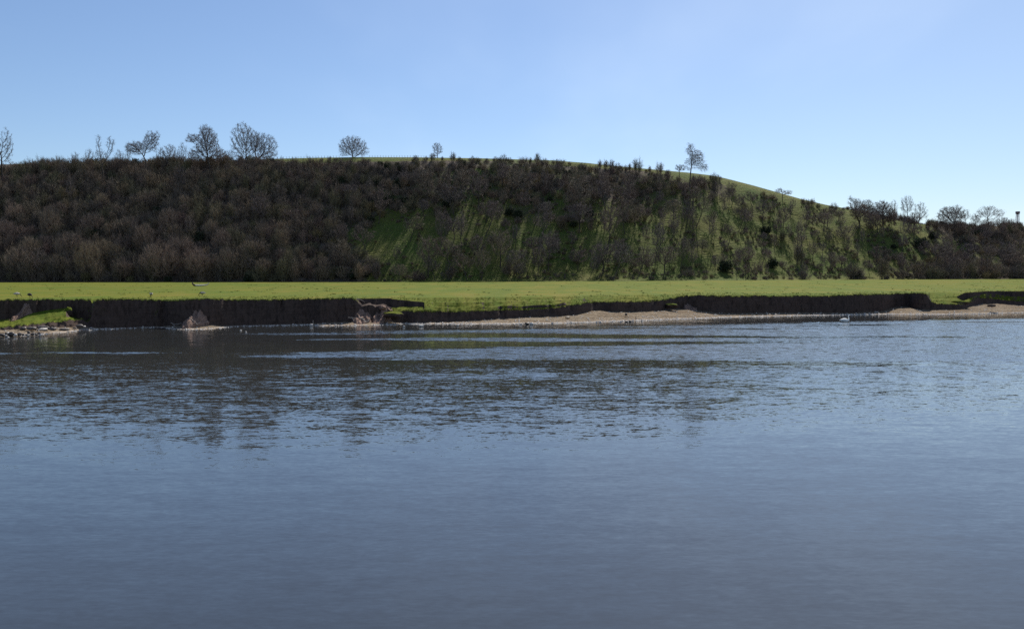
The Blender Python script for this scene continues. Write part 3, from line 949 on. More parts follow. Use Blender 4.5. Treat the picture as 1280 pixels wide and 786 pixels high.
BUSHES = [
    (bush_mesh('bush_a', 'scrub', seed=421, R=2.4, Hh=3.2, stems=28, b2=9, b3=6, tr=0.011), 'brown twiggy bush'),
    (bush_mesh('bush_b', 'scrub', seed=422, R=2.9, Hh=2.8, stems=28, b2=9, b3=6, tr=0.011, spread=1.1), 'low brown bush'),
    (bush_mesh('bush_c', 'scrub', seed=423, R=1.9, Hh=4.2, stems=24, b2=10, b3=6, tr=0.011, spread=0.8, lift=0.5), 'upright brown bush'),
    (bush_mesh('bush_d', 'budding', seed=424, R=2.3, Hh=3.0, stems=26, b2=9, b3=6, tr=0.011), 'olive budding bush'),
    (bush_mesh('bush_e', 'leaf', seed=425, R=2.2, Hh=3.0, stems=24, b2=9, b3=6, leaves=9000), 'dark evergreen bush'),
]

RNG = random.Random(77)
items = []        # (kind, variant, x, y, z, scale, rot, px, py)


def proj(x, y, z):
    s = (z - H) / y
    py = float(row_of(s))
    v = (393.0 - py) / FPX
    return 640 + FPX * (x / y) * (math.cos(PITCH) + v * math.sin(PITCH)), py


def near_edge(px, py, r):
    return False


# large brown willow-like crowns at the left foot, seen as soft domes
will = []
for (px, py, s, v) in [(20, 352, 1.35, 0), (62, 352, 1.2, 2), (108, 352, 1.35, 1), (150, 352, 1.05, 2), (200, 352, 1.5, 0), (243, 352, 1.45, 2), (282, 352, 1.2, 1),
                       (330, 351, 0.9, 2), (36, 335, 1.2, 1), (86, 330, 1.25, 0), (134, 332, 1.2, 2), (178, 326, 1.2, 1), (226, 330, 1.2, 0), (275, 328, 1.1, 1),
                       (312, 334, 1.0, 0), (12, 308, 1.2, 2), (60, 306, 1.15, 1), (112, 302, 1.1, 0), (160, 300, 1.1, 2), (210, 300, 1.1, 1), (262, 300, 1.0, 2),
                       (390, 300, 0.75, 2), (352, 318, 0.8, 1), (430, 351, 0.6, 2), (404, 351, 0.62, 0), (458, 350, 0.55, 2), (-25, 345, 1.3, 0), (-30, 310, 1.2, 1),
                       (20, 280, 1.0, 0), (70, 276, 0.95, 2), (125, 272, 0.9, 1), (180, 270, 0.9, 0), (235, 268, 0.9, 2)]:
    x, y, z = on_hill(px, min(py, 351.5))
    items.append(('willow', v, x, y + RNG.uniform(0, 3), None, s * RNG.uniform(0.92, 1.08), RNG.uniform(0, 6.28), px, py))

# individually seen trees and bushes at the foot and on the turf of the right hand slope
for (kind, v, px, py, s) in [
        ('tree', 4, 921, 350, 0.95), ('tree', 1, 941, 350, 0.62), ('tree', 4, 950, 351, 0.6), ('tree', 0, 932, 350, 0.62), ('tree', 4, 958, 350, 0.5),
        ('bush', 4, 907, 340, 1.35), ('bush', 0, 1005, 349, 1.2), ('tree', 4, 1001, 320, 1.25), ('bush', 2, 999, 330, 1.7), ('bush', 0, 1067, 349, 1.7), ('bush', 4, 1069, 349, 1.0),
        ('bush', 2, 1103, 349, 1.7), ('bush', 0, 1126, 348, 1.1), ('bush', 1, 1150, 348, 1.2), ('bush', 0, 1190, 349, 1.6), ('bush', 2, 1215, 348, 1.4), ('bush', 0, 1245, 348, 1.7), ('bush', 1, 1272, 348, 1.8),
        ('bush', 1, 860, 345, 0.9), ('tree', 1, 864, 338, 0.8), ('tree', 4, 1028, 345, 0.7), ('tree', 1, 1040, 340, 0.75), ('tree', 3, 1052, 336, 0.7),
        ('bush', 0, 1042, 264, 1.05), ('bush', 1, 1010, 256, 0.8), ('bush', 0, 1023, 260, 0.6), ('tree', 2, 585, 351, 1.25), ('tree', 5, 735, 350, 0.9), ('tree', 5, 765, 351, 1.5),
        ('tree', 5, 795, 350, 1.35), ('tree', 0, 602, 350, 1.2), ('tree', 2, 545, 351, 1.0), ('tree', 0, 672, 345, 1.1), ('bush', 1, 522, 350, 1.2), ('bush', 0, 562, 348, 1.5),
        ('bush', 1, 640, 342, 1.5), ('tree', 3, 650, 349, 0.8), ('bush', 3, 395, 302, 1.5), ('tree', 2, 815, 345, 0.9), ('tree', 1, 840, 300, 1.1), ('tree', 1, 858, 285, 1.15),
        ('bush', 2, 893, 238, 1.6), ('tree', 0, 905, 262, 0.8), ('bush', 1, 930, 268, 1.4), ('bush', 4, 958, 292, 1.0), ('bush', 0, 977, 300, 1.1), ('bush', 4, 966, 335, 1.1),
        ('bush', 4, 1152, 312, 1.6), ('bush', 4, 1167, 300, 1.2), ('bush', 2, 1145, 345, 1.3), ('bush', 4, 1190, 345, 1.4), ('bush', 0, 1170, 346, 1.4)]:
    x, y, z = on_hill(px, py)
    items.append((kind, v, x, y, None, s, RNG.uniform(-0.5, 0.5) if kind == 'tree' else RNG.uniform(0, 6.28), px, py))

# bushes standing up along the crest
crest = [(62, 1.0), (72, 1.2), (84, 1.1), (95, 1.2), (107, 1.1), (118, 1.3), (140, 1.3), (152, 1.2), (160, 1.3), (200, 1.4), (222, 1.2), (240, 1.3), (252, 1.1), (278, 1.3), (288, 1.0),
         (40, 0.8), (50, 0.9), (402, 0.5), (412, 0.6), (420, 0.5), (520, 0.9), (532, 0.7), (541, 1.0), (553, 0.6), (566, 1.2), (574, 0.6), (590, 0.9), (597, 0.8), (620, 0.9), (629, 1.3), (637, 0.8),
         (655, 1.2), (663, 0.7), (672, 1.3), (680, 1.0), (694, 0.9), (702, 1.0), (712, 0.5), (750, 1.0), (757, 1.1), (764, 1.2), (772, 1.1), (780, 1.0), (787, 0.9), (797, 1.7), (812, 0.8), (824, 1.4), (835, 0.7),
         (890, 0.8), (898, 0.9), (1004, 0.8), (1016, 0.9), (1160, 1.2), (1172, 1.2)]
for px, s in crest:
    x, y, z = on_hill(px, float(np.interp(px, PX, ridge_y)) + 3.0 + 2 * s)
    items.append(('bush', RNG.choice([0, 2, 2, 0, 1]), x, y, None, s * (0.7 if px < 340 else 0.85), RNG.uniform(0, 6.28), px, 0))

# scattered over the slope by how overgrown it is
rng = np.random.default_rng(5)
cand = []
for _ in range(34000):
    px = rng.uniform(-30, 1310)
    c = int(round((px - PX[0]) / 1.5))
    tt_ = rng.random()
    r = NF + 1 + int(tt_ * 148)
    d = D[r, c]
    if rng.random() > d / 480: continue
    x = A_[c] * d
    _, py = proj(x, d, Z[r, c])
    if py > 349.5 and px > 500: continue
    cl_ = float(cover(px, py))
    cand.append((px, py, x, d, cl_, rng.random()))
occ = {}
TREE_H = [10.8, 12.2, 9.8, 8.2, 14.0, 10.4]
BUSH_H = [3.3, 3.0, 4.3, 3.2, 3.2]


def too_high(px, x, y, h):
    ry = float(np.interp(px, PX, ridge_y))
    allow = float(np.interp(px, [0, 30, 60, 330, 350, 1040, 1065, 1150, 1180], [0, 2, 6, 6, -1, -1, 12, 10, 5]))
    return proj(x, y, ground(x, y) + h)[1] < ry - allow




def far_enough(x, y, r, key):
    gx, gy = int(x // 4), int(y // 4)
    for i in range(-3, 4):
        for j in range(-3, 4):
            for (qx, qy) in occ.get((key, gx + i, gy + j), ()):
                if (qx - x) ** 2 + (qy - y) ** 2 < r * r: return False
    occ.setdefault((key, gx, gy), []).append((x, y))
    return True


nt_ = 0
extra = []
for (px, py, x, y, cl_, u) in cand:
    if nt_ >= 255: break
    ry = float(np.interp(px, PX, ridge_y))
    if cl_ <= 0.0 and (py - ry < 14 or py > 344): continue
    if not (px < 430 or px > 1180) and rng.random() > 0.75: continue
    rad = float(np.interp(px, [0, 420, 520, 800, 860, 1050, 1100, 1280], [14, 12.5, 8.4, 7.4, 6.2, 6.4, 9, 11]))
    if px > 830 and px < 1090 and rng.random() < 0.2 * sstep(py, 315, 345): continue
    tv_ = int(rng.integers(0, 6))
    s = (0.55 + 0.75 * rng.random() ** 1.3) * float(np.interp(px, [0, 430, 520, 830, 900, 1060, 1120, 1280], [1.15, 1.15, 1.32, 1.3, 0.95, 0.95, 1.2, 1.35]))
    if py < 240: s *= 0.8
    if too_high(px, x, y, TREE_H[tv_] * s) or not far_enough(x, y, rad, 't'): continue
    items.append(('tree', tv_, x, y, None, s, rng.uniform(0, 6.28) if rng.random() < 0.4 else rng.uniform(-0.6, 0.6), px, py))
    nt_ += 1
for (px, py, x, y, cl_, u) in cand:
    patch = 0.5 + 0.75 * float(fbm(np.array(x / 11), np.array(y / 15), 7, 3))
    if patch > cl_ * 1.18 - 0.04: continue
    grove = 0.5 + float(vnoise(np.array(x / 17), np.array(y / 22), 27))
    leftish = 1 - float(sstep(px, 380, 470))
    if rng.random() < leftish * 0.55:
        # tall whippy saplings among the scrub of the left hand slope
        s = rng.uniform(0.9, 1.5) + 0.9 * grove
        if too_high(px, x, y, 4.3 * s) or not far_enough(x, y, 1.7 * s, 'b'): continue
        extra.append((2, x, y, s, rng.uniform(0, 6.28), px, py))
        continue
    if not far_enough(x, y, 2.6 + 1.6 * (1 - cl_), 'b'): continue
    s = rng.uniform(0.55, 1.25) * (0.70 + 0.40 * cl_) * (0.75 + 0.6 * grove)
    v = int(rng.choice([0, 1, 2, 3, 4], p=[0.33, 0.25, 0.29, 0.09, 0.04]))
    if too_high(px, x, y, BUSH_H[v] * s * 1.05): continue
    extra.append((v, x, y, s, rng.uniform(0, 6.28), px, py))
rng.shuffle(extra)
n_big = len(extra)
low = []
for (px, py, x, y, cl_, u) in cand:
    if px < 400 or px > 1200 or rng.random() > 0.55: continue
    if cl_ <= 0 and py < 300: continue
    if 0.5 + 0.8 * float(fbm(np.array(x / 6), np.array(y / 9), 57, 2)) > 0.46: continue
    if not far_enough(x, y, 1.9, 'low'): continue
    low.append((int(rng.choice([1, 3, 0])), x, y, rng.uniform(0.18, 0.48), rng.uniform(0, 6.28), px, py))
n_ind = 300 - sum(1 for i in items if i[0] == 'bush')
extra.sort(key=lambda e: -(e[3] * (1.0 + 0.0 * e[2])) + (0 if e[5] > 430 else 0.25))
for e in extra[:n_ind]:
    items.append(('bush', int(e[0]), e[1], e[2], None, e[3], e[4], e[5], e[6]))
mass = extra[n_ind:] + low

# labels: where on the slope each one stands, told by the landmark above it
MARKS = [(-99, 66, 'left edge tree'), (66, 156, 'slender forked tree'), (156, 222, 'two lobed leaning tree'), (222, 284, 'dark ragged tree'),
         (284, 375, 'largest oval tree'), (375, 500, 'round domed tree'), (500, 600, 'small crest tree'), (600, 720, 'bushy crest middle'),
         (720, 830, 'shrubby crest dip'), (830, 925, 'slender drooping tree'), (925, 1025, 'flat topped tree'), (1025, 1090, 'snag topped tree'),
         (1090, 1170, 'round pale trees'), (1170, 1216, 'dark dome tree'), (1216, 2000, 'wide spreading tree')]
BANDS = [(-99, 232, 'near the crest by'), (232, 262, 'high up below'), (262, 292, 'halfway down below'), (292, 322, 'low down below'), (322, 999, 'at the foot below')]
ORD = ['leftmost', 'second from left', 'third from left', 'fourth from left', 'fifth from left', 'sixth from left', 'seventh from left', 'eighth from left', 'ninth from left', 'tenth from left', 'eleventh from left', 'twelfth from left', 'thirteenth from left', 'fourteenth from left', 'fifteenth from left']
KN = {'round': 'round crowned bare tree', 'slender': 'slender bare tree', 'leaning': 'left leaning bare tree', 'spreading': 'spreading bare tree', 'tall narrow': 'tall narrow bare tree', 'bent': 'right leaning bare tree'}
cells = {}
placed = []
for it in items:
    kind, v, x, y, _, s, rot, px, py = it
    z = ground(x, y)
    ppx, ppy = proj(x, y, z)
    kn = KN[TREES[v][1]] if kind == 'tree' else ('big soft brown tree' if kind == 'willow' else BUSHES[v][1])
    if kind == 'tree' and abs(rot) > 0.8 and TREES[v][1] in ('leaning', 'bent'):
        kn = 'crooked bare tree'
    if kind == 'tree' and s < 0.72: kn = 'small ' + kn
    if kind == 'bush' and s > 1.45: kn = 'large ' + kn
    if kind == 'bush' and s < 0.85: kn = 'small ' + kn
    mk = next(i for i, m_ in enumerate(MARKS) if m_[0] <= ppx < m_[1])
    bd = next(i for i, m_ in enumerate(BANDS) if m_[0] <= ppy < m_[1])
    placed.append([kind, v, x, y, z, s, rot, ppx, kn, mk, bd])
    cells.setdefault((kn, mk, bd), []).append(placed[-1])
for key, lst in cells.items():
    lst.sort(key=lambda q: q[7])
    for i, q in enumerate(lst):
        base = f'{key[0]} {BANDS[key[2]][2]} the {MARKS[key[1]][2]}'
        if len(lst) > 1:
            base += ', ' + (ORD[min(i, 14)] if i < len(lst) - 1 else 'rightmost')
        q.append(base)
for q in placed:
    kind, v, x, y, z, s, rot, ppx, kn, mk, bd, label = q
    if kind == 'tree':
        put_tree(TREES[v][0], (x, y, z), label, 'tree', 'bare trees scattered over the hillside', 'bare_tree', rot, s)
    elif kind == 'willow':
        put_tree(WILLOWS[v], (x, y, z), label, 'tree', 'soft brown trees at the left of the hillside', 'brown_tree', rot, s)
    else:
        o = link('bush', BUSHES[v][0], None, (x, y, z - 0.1))
        o.rotation_euler = (0, 0, rot); o.scale = (s, s, s)
        tag(o, label, 'bush', 'bushes scattered over the hillside')

# the rest of the thicket: one mass of scrub, instanced bushes on points
def scrub_mass(name, pts, label):
    mm = bpy.data.meshes.new(name)
    mm.vertices.add(len(pts))
    co = np.array([(p[1], p[2], ground(p[1], p[2]) - 0.1) for p in pts], dtype=np.float32)
    mm.vertices.foreach_set('co', co.ravel())
    for nm, tp, vals in (('sc', 'FLOAT', [p[3] for p in pts]), ('rt', 'FLOAT', [p[4] for p in pts]), ('ix', 'INT', [int(p[0]) for p in pts])):
        a = mm.attributes.new(nm, tp, 'POINT')
        a.data.foreach_set('value', np.array(vals, dtype=np.float32 if tp == 'FLOAT' else np.int32))
    o = link(name, mm)
    ng = bpy.data.node_groups.new('thicket', 'GeometryNodeTree')
    ng.interface.new_socket('Geometry', in_out='INPUT', socket_type='NodeSocketGeometry')
    ng.interface.new_socket('Geometry', in_out='OUTPUT', socket_type='NodeSocketGeometry')
    G = NT(ng)
    gi = G.n('NodeGroupInput'); go = G.n('NodeGroupOutput')
    jn = G.n('GeometryNodeJoinGeometry')
    ixa = G.n('GeometryNodeInputNamedAttribute', data_type='INT', ins={'Name': 'ix'})
    rta = G.n('GeometryNodeInputNamedAttribute', data_type='FLOAT', ins={'Name': 'rt'})
    sca = G.n('GeometryNodeInputNamedAttribute', data_type='FLOAT', ins={'Name': 'sc'})
    rv = G.n('ShaderNodeCombineXYZ', ins={2: rta.outputs[0]})
    sv = G.n('ShaderNodeCombineXYZ', ins={0: sca.outputs[0], 1: sca.outputs[0], 2: sca.outputs[0]})
    first = {}
    for ob in COL.objects:
        if ob.type == 'MESH' and ob.name.split('.')[0] == 'bush' and ob.data.name not in first:
            first[ob.data.name] = ob
    for k, (bm_, _) in enumerate(BUSHES):
        if bm_.name not in first: continue
        oi = G.n('GeometryNodeObjectInfo', transform_space='ORIGINAL', ins={'Object': first[bm_.name], 'As Instance': True})
        cmp_ = G.n('FunctionNodeCompare', data_type='INT', operation='EQUAL')
        ng.links.new(ixa.outputs[0], cmp_.inputs[2]); cmp_.inputs[3].default_value = k
        ip = G.n('GeometryNodeInstanceOnPoints')
        ng.links.new(gi.outputs[0], ip.inputs['Points'])
        ng.links.new(cmp_.outputs[0], ip.inputs['Selection'])
        ng.links.new(oi.outputs['Geometry'], ip.inputs['Instance'])
        ng.links.new(rv.outputs[0], ip.inputs['Rotation'])
        ng.links.new(sv.outputs[0], ip.inputs['Scale'])
        ng.links.new(ip.outputs[0], jn.inputs[0])
    ng.links.new(jn.outputs[0], go.inputs[0])
    md = o.modifiers.new('thicket', 'NODES'); md.node_group = ng
    tag(o, label, 'scrub', None, 'stuff')
    return o


scrub_mass('thicket', mass, 'tangled brown scrub and low bramble filling the gaps between the hillside trees')
print('trees', nt_, 'individual bushes', n_ind, 'mass', len(mass))

# ------------------------------------------------------------------ fence on the crest
def fence(x_from, x_to, n, label):
    pts = []
    for i in range(n):
        px = x_from + (x_to - x_from) * i / (n - 1)
        x, y, z = on_hill(px, float(np.interp(px, PX, ridge_y)) + 0.6)
        pts.append((x, y, z))
    e = bpy.data.objects.new('wire_fence', None); COL.objects.link(e)
    o0 = Vector(pts[0]); e.location = o0
    tag(e, label, 'fence')
    for p in pts:
        v, f = tubes([(0, 0, -0.2), (0, 0, 1.25)], [(0, 0, 1.25), (0, 0, 1.32)], [0.09, 0.09], [0.08, 0.03], 6)
        q = link('post', mesh_np('post', v, f, M['greywood']), e); q.location = Vector(p) - o0
    P0, P1 = [], []
    for a, b in zip(pts[:-1], pts[1:]):
        for hz in (0.45, 0.8, 1.12):
            P0.append(Vector(a) - o0 + Vector((0, 0, hz))); P1.append(Vector(b) - o0 + Vector((0, 0, hz)))
    v, f = tubes(P0, P1, 0.008, 0.008, 3)
    link('wire', mesh_np('wire', v, f, M['wire']), e)


fence(347, 424, 22, 'post and wire fence on the crest between the fan shaped and domed trees')
fence(462, 540, 24, 'post and wire fence on the crest right of the domed tree')

# ------------------------------------------------------------------ water tower
d = 1150.0
x = az(1272, 270) * d
gz = ground(x, d)
top = H + float(slope_of(264.3)) * d
e = bpy.data.objects.new('water_tower', None); COL.objects.link(e); e.location = (x, d, gz)
tag(e, 'pale water tower with a dark tank on the far plateau at the right edge', 'water tower')
th = top - gz


def lathe(prof, n=28):
    prof = np.array(prof, float)
    ang = 2 * math.pi * np.arange(n) / n
    vv = np.stack([prof[:, None, 0] * np.cos(ang), prof[:, None, 0] * np.sin(ang), np.repeat(prof[:, 1:2], n, 1)], -1).reshape(-1, 3)
    ff = []
    for i in range(len(prof) - 1):
        for j in range(n):
            ff.append((i * n + j, i * n + (j + 1) % n, (i + 1) * n + (j + 1) % n, (i + 1) * n + j))
    return vv, np.array(ff)


v, f = lathe([(0.45, -1), (0.45, th - 3.9)])
link('riser_pipe', mesh_np('riser_pipe', v, f, M['concrete']), e)
v, f = lathe([(0, th - 3.9), (1.6, th - 3.9), (2.7, th - 3.0), (2.8, th - 0.4), (2.5, th - 0.1), (0, th)])
link('tank', mesh_np('tank', v, f, M['tank']), e)
pp0, pp1 = [], []
for k in range(6):
    a = k * math.pi / 3 + 0.3
    pp0.append((3.6 * math.cos(a), 3.6 * math.sin(a), -0.5)); pp1.append((1.9 * math.cos(a), 1.9 * math.sin(a), th - 3.4))
for k in range(6):
    v, f = tubes([pp0[k]], [pp1[k]], 0.20, 0.18, 6)
    link('leg', mesh_np('leg', v, f, M['concrete']), e)

P0, P1 = [], []
for lv in range(5):
    fa = lv / 4.6; fb = (lv + 1) / 4.6
    for k in range(6):
        a_, b_ = np.array(pp0[k]), np.array(pp1[k]); c_, d_ = np.array(pp0[(k + 1) % 6]), np.array(pp1[(k + 1) % 6])
        P0.append(a_ + (b_ - a_) * fa); P1.append(c_ + (d_ - c_) * fb)
        P0.append(a_ + (b_ - a_) * fb); P1.append(c_ + (d_ - c_) * fb)
v, f = tubes(P0, P1, 0.07, 0.07, 4)
link('bracing', mesh_np('bracing', v, f, M['concrete']), e)

# ------------------------------------------------------------------ slumped soil, turf blocks, stones, driftwood
def slump(px, w, y_top, y_toe, seed, mat, dt=0.0, nm='soil_slump', spread=1.0, skew=1.0):
    """a fan of fallen earth leaning on the cliff"""
    c = int(round((px - PX[0]) / 1.5))
    dT = (d_s[c] if px < 115 else d_t[c] + 0.4) + dt
    zT = H + float(slope_of(y_top)) * dT
    # toe where the line of sight to y_toe meets z just above the beach
    dB = dT - y_toe
    zT = zT * 0.88
    n, m_ = 46, 40
    u = np.linspace(-1, 1, n)[None, :]; t_ = np.linspace(0, 1, m_)[:, None]
    half = w * dT / FPX / 2
    wid = half * (0.92 + 0.25 * t_ ** 0.8) * spread
    y = dT + 0.25 + (dB - dT - 0.3) * t_
    edge = np.abs(u) ** 2.2
    z = zT + (0.0 - zT) * (0.15 * t_ + 0.85 * t_ ** 0.9)
    z = z * (1 - 0.75 * (1 - sstep(u * skew + 0.5 * vnoise(u * 4 + 9, t_ * 2, seed + 8), -1.0, 0.5)) * (1 - 0.5 * t_))
    x = az(px) * dT + u * wid + 0.25 * fbm(u * 3 + seed, t_ * 3, seed) * half
    y = y + edge * (dT + 0.3 - y) * 0.85 + 0.35 * fbm(u * 4, t_ * 5, seed + 3) + 0 * u
    z = z + 0.75 * fbm(u * 4, t_ * 5, seed + 5, 5) * np.sin(math.pi * np.clip(t_ * 0.95 + 0.03, 0, 1)) - edge * 0.25 + 0.15 * np.floor(4 * (1 - t_) + 0.6 * vnoise(u * 3, t_ * 2, seed)) * 0.2
    vv = np.stack([x + 0 * z, y + 0 * z, z], -1).reshape(-1, 3)
    idx = np.arange(n * m_).reshape(m_, n)
    ff = np.stack([idx[:-1, :-1], idx[1:, :-1], idx[1:, 1:], idx[:-1, 1:]], -1).reshape(-1, 4)
    o = link(nm, mesh_np(nm, vv, ff, M[mat]))
    o['kind'] = 'structure'
    return o


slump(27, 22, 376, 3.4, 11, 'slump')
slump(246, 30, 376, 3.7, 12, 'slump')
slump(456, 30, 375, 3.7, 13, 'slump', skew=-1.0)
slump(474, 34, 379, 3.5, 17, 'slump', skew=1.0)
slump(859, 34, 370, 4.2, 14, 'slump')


def clod(name, px, py_c, d, wpx, hpx, seed, mats, label, cat, group=None, flat=0.8, grassy=True):
    """an irregular block; its top carries the first material, its sides the second"""
    x = az(px) * d
    zc = H + float(slope_of(py_c)) * d
    mpp = d / FPX
    n, m_ = 26, 14
    th_ = np.linspace(0, 2 * math.pi, n, endpoint=False)[None, :]
    ph = np.linspace(-math.pi / 2, math.pi / 2, m_)[:, None]
    sx = wpx * mpp / 2; sz = hpx * mpp / 2
    r = 1 + 0.45 * fbm(np.cos(th_) * 1.6 + seed, np.sin(th_) * 1.6 + ph * 1.1, seed, 3)
    sg = lambda q, p_: np.sign(q) * np.abs(q) ** p_
    X_ = sx * r * sg(np.cos(ph), flat) * np.cos(th_)
    Y_ = sx * 0.75 * r * sg(np.cos(ph), flat) * np.sin(th_)
    Z_ = sz * r * sg(np.sin(ph), flat) + 0 * th_
    vv = np.stack([X_, Y_, Z_], -1).reshape(-1, 3)
    idx = np.arange(n * m_).reshape(m_, n)
    nx = np.roll(idx, -1, axis=1)
    ff = np.stack([idx[:-1], nx[:-1], nx[1:], idx[1:]], -1).reshape(-1, 4)
    me = mesh_np(name, vv, ff, [M[q] for q in mats])
    if len(mats) > 1:
        rowi = np.repeat(np.arange(m_ - 1), n)
        me.polygons.foreach_set('material_index', (rowi < m_ * 0.52).astype(np.int32))
    o = link(name, me, None, (x, d, zc))
    o.rotation_euler = (0, 0, (seed * 0.7) % 0.8 - 0.4)
    tag(o, label, cat, group)
    return o


dcol = lambda px, arr: float(arr[int(round((px - PX[0]) / 1.5))])
clod('turf_block', 492, 393.5, dcol(492, d_w) + 1.4, 26, 7, 3, ('grass', 'soil'), 'fallen turf block lying right of the crumbled slump', 'turf block', 'slumped turf')
clod('turf_block', 840, 382, dcol(840, d_b) - 1.2, 15, 5, 4, ('grass', 'soil'), 'small turf block against the dark cliff left of the wide notch', 'turf block', 'slumped turf')
clod('turf_block', 84, 391, 93.6, 10, 13, 5, ('grass', 'soil'), 'grassy hump at the right end of the low left terrace', 'turf block', 'slumped turf')
clod('soil_block', 478, 384.5, dcol(478, d_w) + 3.5, 10, 5, 6, ('slump',), 'bare soil block on the shelf of the crumbled slump', 'soil block', 'slumped soil')
clod('turf_block', 1200, 378.5, 133, 20, 5, 7, ('grass', 'soil'), 'turf block above the low right hand cliff', 'turf block', 'slumped turf')
clod('soil_block', 1240, 382, 130, 11, 3, 8, ('soil',), 'dark soil block on the pale right hand beach', 'soil block', 'slumped soil')

# dark clods and stones below the left terrace
SP = [('dark', 38, 410.5, 12, 4), ('dark', 52, 409.5, 14, 4.5), ('pale', 52, 411.5, 12, 3), ('dark', 64, 411, 10, 4), ('dark', 79, 411.5, 12, 3.2), ('dark', 87, 405.5, 12, 5), ('dark', 98, 407.5, 8, 4),
      ('dark', 27, 410.5, 8, 3.5), ('pale', 104, 408, 4, 1.6), ('dark', 92, 410, 5, 1.8),
      ('dark', 1, 418.5, 7, 3.6), ('dark', 6, 417.5, 5, 4), ('pale', 8, 416.5, 4.2, 3.2), ('pale', 5.5, 419.4, 2.4, 2), ('pale', 8.2, 422, 3, 2.2), ('dark', 12, 417.5, 7, 5), ('pale', 17.5, 418.6, 3.6, 3),
      ('dark', 22, 417.8, 6, 4), ('dark', 27, 418, 4, 2.6), ('dark', 31, 418.6, 3.6, 2.4), ('pale', 33.2, 418.8, 2.2, 2), ('dark', 34, 415.6, 4, 3.6), ('dark', 39, 417.4, 5, 3), ('pale', 43, 417.4, 2, 1.6),
      ('dark', 44, 418, 4, 2.4), ('pale', 48.6, 418.6, 2.8, 3), ('dark', 47, 416.6, 3, 2.6)]
wordsd = ['dark flat clod', 'dark rounded clod', 'dark wet clod']


def d_at(py, z=0.05):
    return (z - H) / float(slope_of(py))


cnt = {'dark': 0, 'pale': 0}
for k, (c, px, py, w, h_) in enumerate(SP):
    z_ = 0.08 if py > 414 else 0.35
    d = d_at(py + h_ * 0.35, z_)
    big = py < 414
    if c == 'dark':
        lab = 'dark clod fallen on the sand below the left grass terrace' if big else 'dark stone in the row at the water edge by the left terrace'
    else:
        lab = 'pale slab on the sand below the left grass terrace' if big else 'pale stone among the dark row at the left water edge'
    clod('stone' if not big else 'soil_clod', px, py, d, w, h_, 20 + k, ('rock',) if c == 'dark' else ('stone',), lab, 'stone' if not big else 'clod',
         ('clods on the left sand' if big else 'stones at the left water edge'), 0.8)

# pale floats and stones in the shallows
SH = [(388.5, 406.4, 4.2, 3.4, 'stone', 'lone pale round stone standing in the water left of the thin stake'),
      (300, 412.6, 3, 1.2, 'stone', 'left of two tiny pale stones in the shallows below the tall left cliff'),
      (306.5, 414.6, 2.2, 1.2, 'stone', 'right of two tiny pale stones in the shallows below the tall left cliff'),
      (504.6, 408, 3, 2.4, 'stone', 'small pale stone in the water left of the long white one'),
      (526.5, 407.2, 7, 2.8, 'stone', 'long white stone in the water right of the crumbled slump'),
      (572, 406.6, 3, 1.6, 'stone', 'small pale stone left of the twig in the shallows'),
      (664.4, 404.6, 5, 3.4, 'stone', 'white round stone beside a dark one in the shallows'),
      (651, 404.8, 4, 1.8, 'stone', 'flat pale stone left of the dark one in the shallows'),
      (659, 404.6, 6, 3, 'rock', 'dark stone between two pale ones at the middle water edge'),
      (690.5, 403.6, 2.4, 1.8, 'stone', 'tiny pale stone in shallows right of the white round one'),
      (714, 402.7, 1.8, 1.6, 'stone', 'tiny reddish pale stone before the pale gravel'),
      (746, 402.6, 2.0, 1.6, 'stone', 'left one of a pair of white stones below the dark low cliff'),
      (750.6, 402.3, 2.6, 1.8, 'stone', 'right one of a pair of white stones below the dark low cliff'),
      (776, 401.8, 2.2, 1.6, 'stone', 'white stone left of the two dark long stones in shallow water'),
      (791.6, 401.4, 1.8, 1.6, 'stone', 'white stone touching the two dark long stones in shallow water'),
      (802.6, 400.6, 1.8, 1.6, 'stone', 'white stone just right of the short dark stake'),
      (818, 397.4, 2.8, 2.8, 'stone', 'bluish white stone between two dark ones on the shore'),
      (813, 397.9, 4, 2.2, 'rock', 'dark stone left of the bluish white one on the shore'),
      (822.4, 397.3, 5, 2.4, 'rock', 'dark stone right of the bluish white one on the shore'),
      (783, 401.6, 4, 1.8, 'rock', 'left one of two dark long stones in shallow water below the gravel'),
      (788, 401.4, 4.4, 2.0, 'rock', 'right one of two dark long stones in shallow water below the gravel'),
      (783, 392.8, 3.2, 3, 'rock', 'dark pointed stone alone on the pale gravel'),
      (710, 396.5, 6, 1.6, 'rock', 'flat dark stone on the middle of the gravel'),
      (857, 397.2, 1.8, 1.4, 'stone', 'tiny bluish stone at the shore below the notch')]
for k, (px, py, w, h_, mt, lab) in enumerate(SH):
    d = d_at(py + h_ * 0.4, 0.0)
    if (px, mt) == (783, 'rock') and py < 395: d = dcol(783, d_w) + 3.6
    if px == 710: d = dcol(710, d_w) + 3.4
    clod('stone', px, py, d, w, h_, 60 + k, (mt,), lab, 'stone', 'stones along the far shore', 0.85)

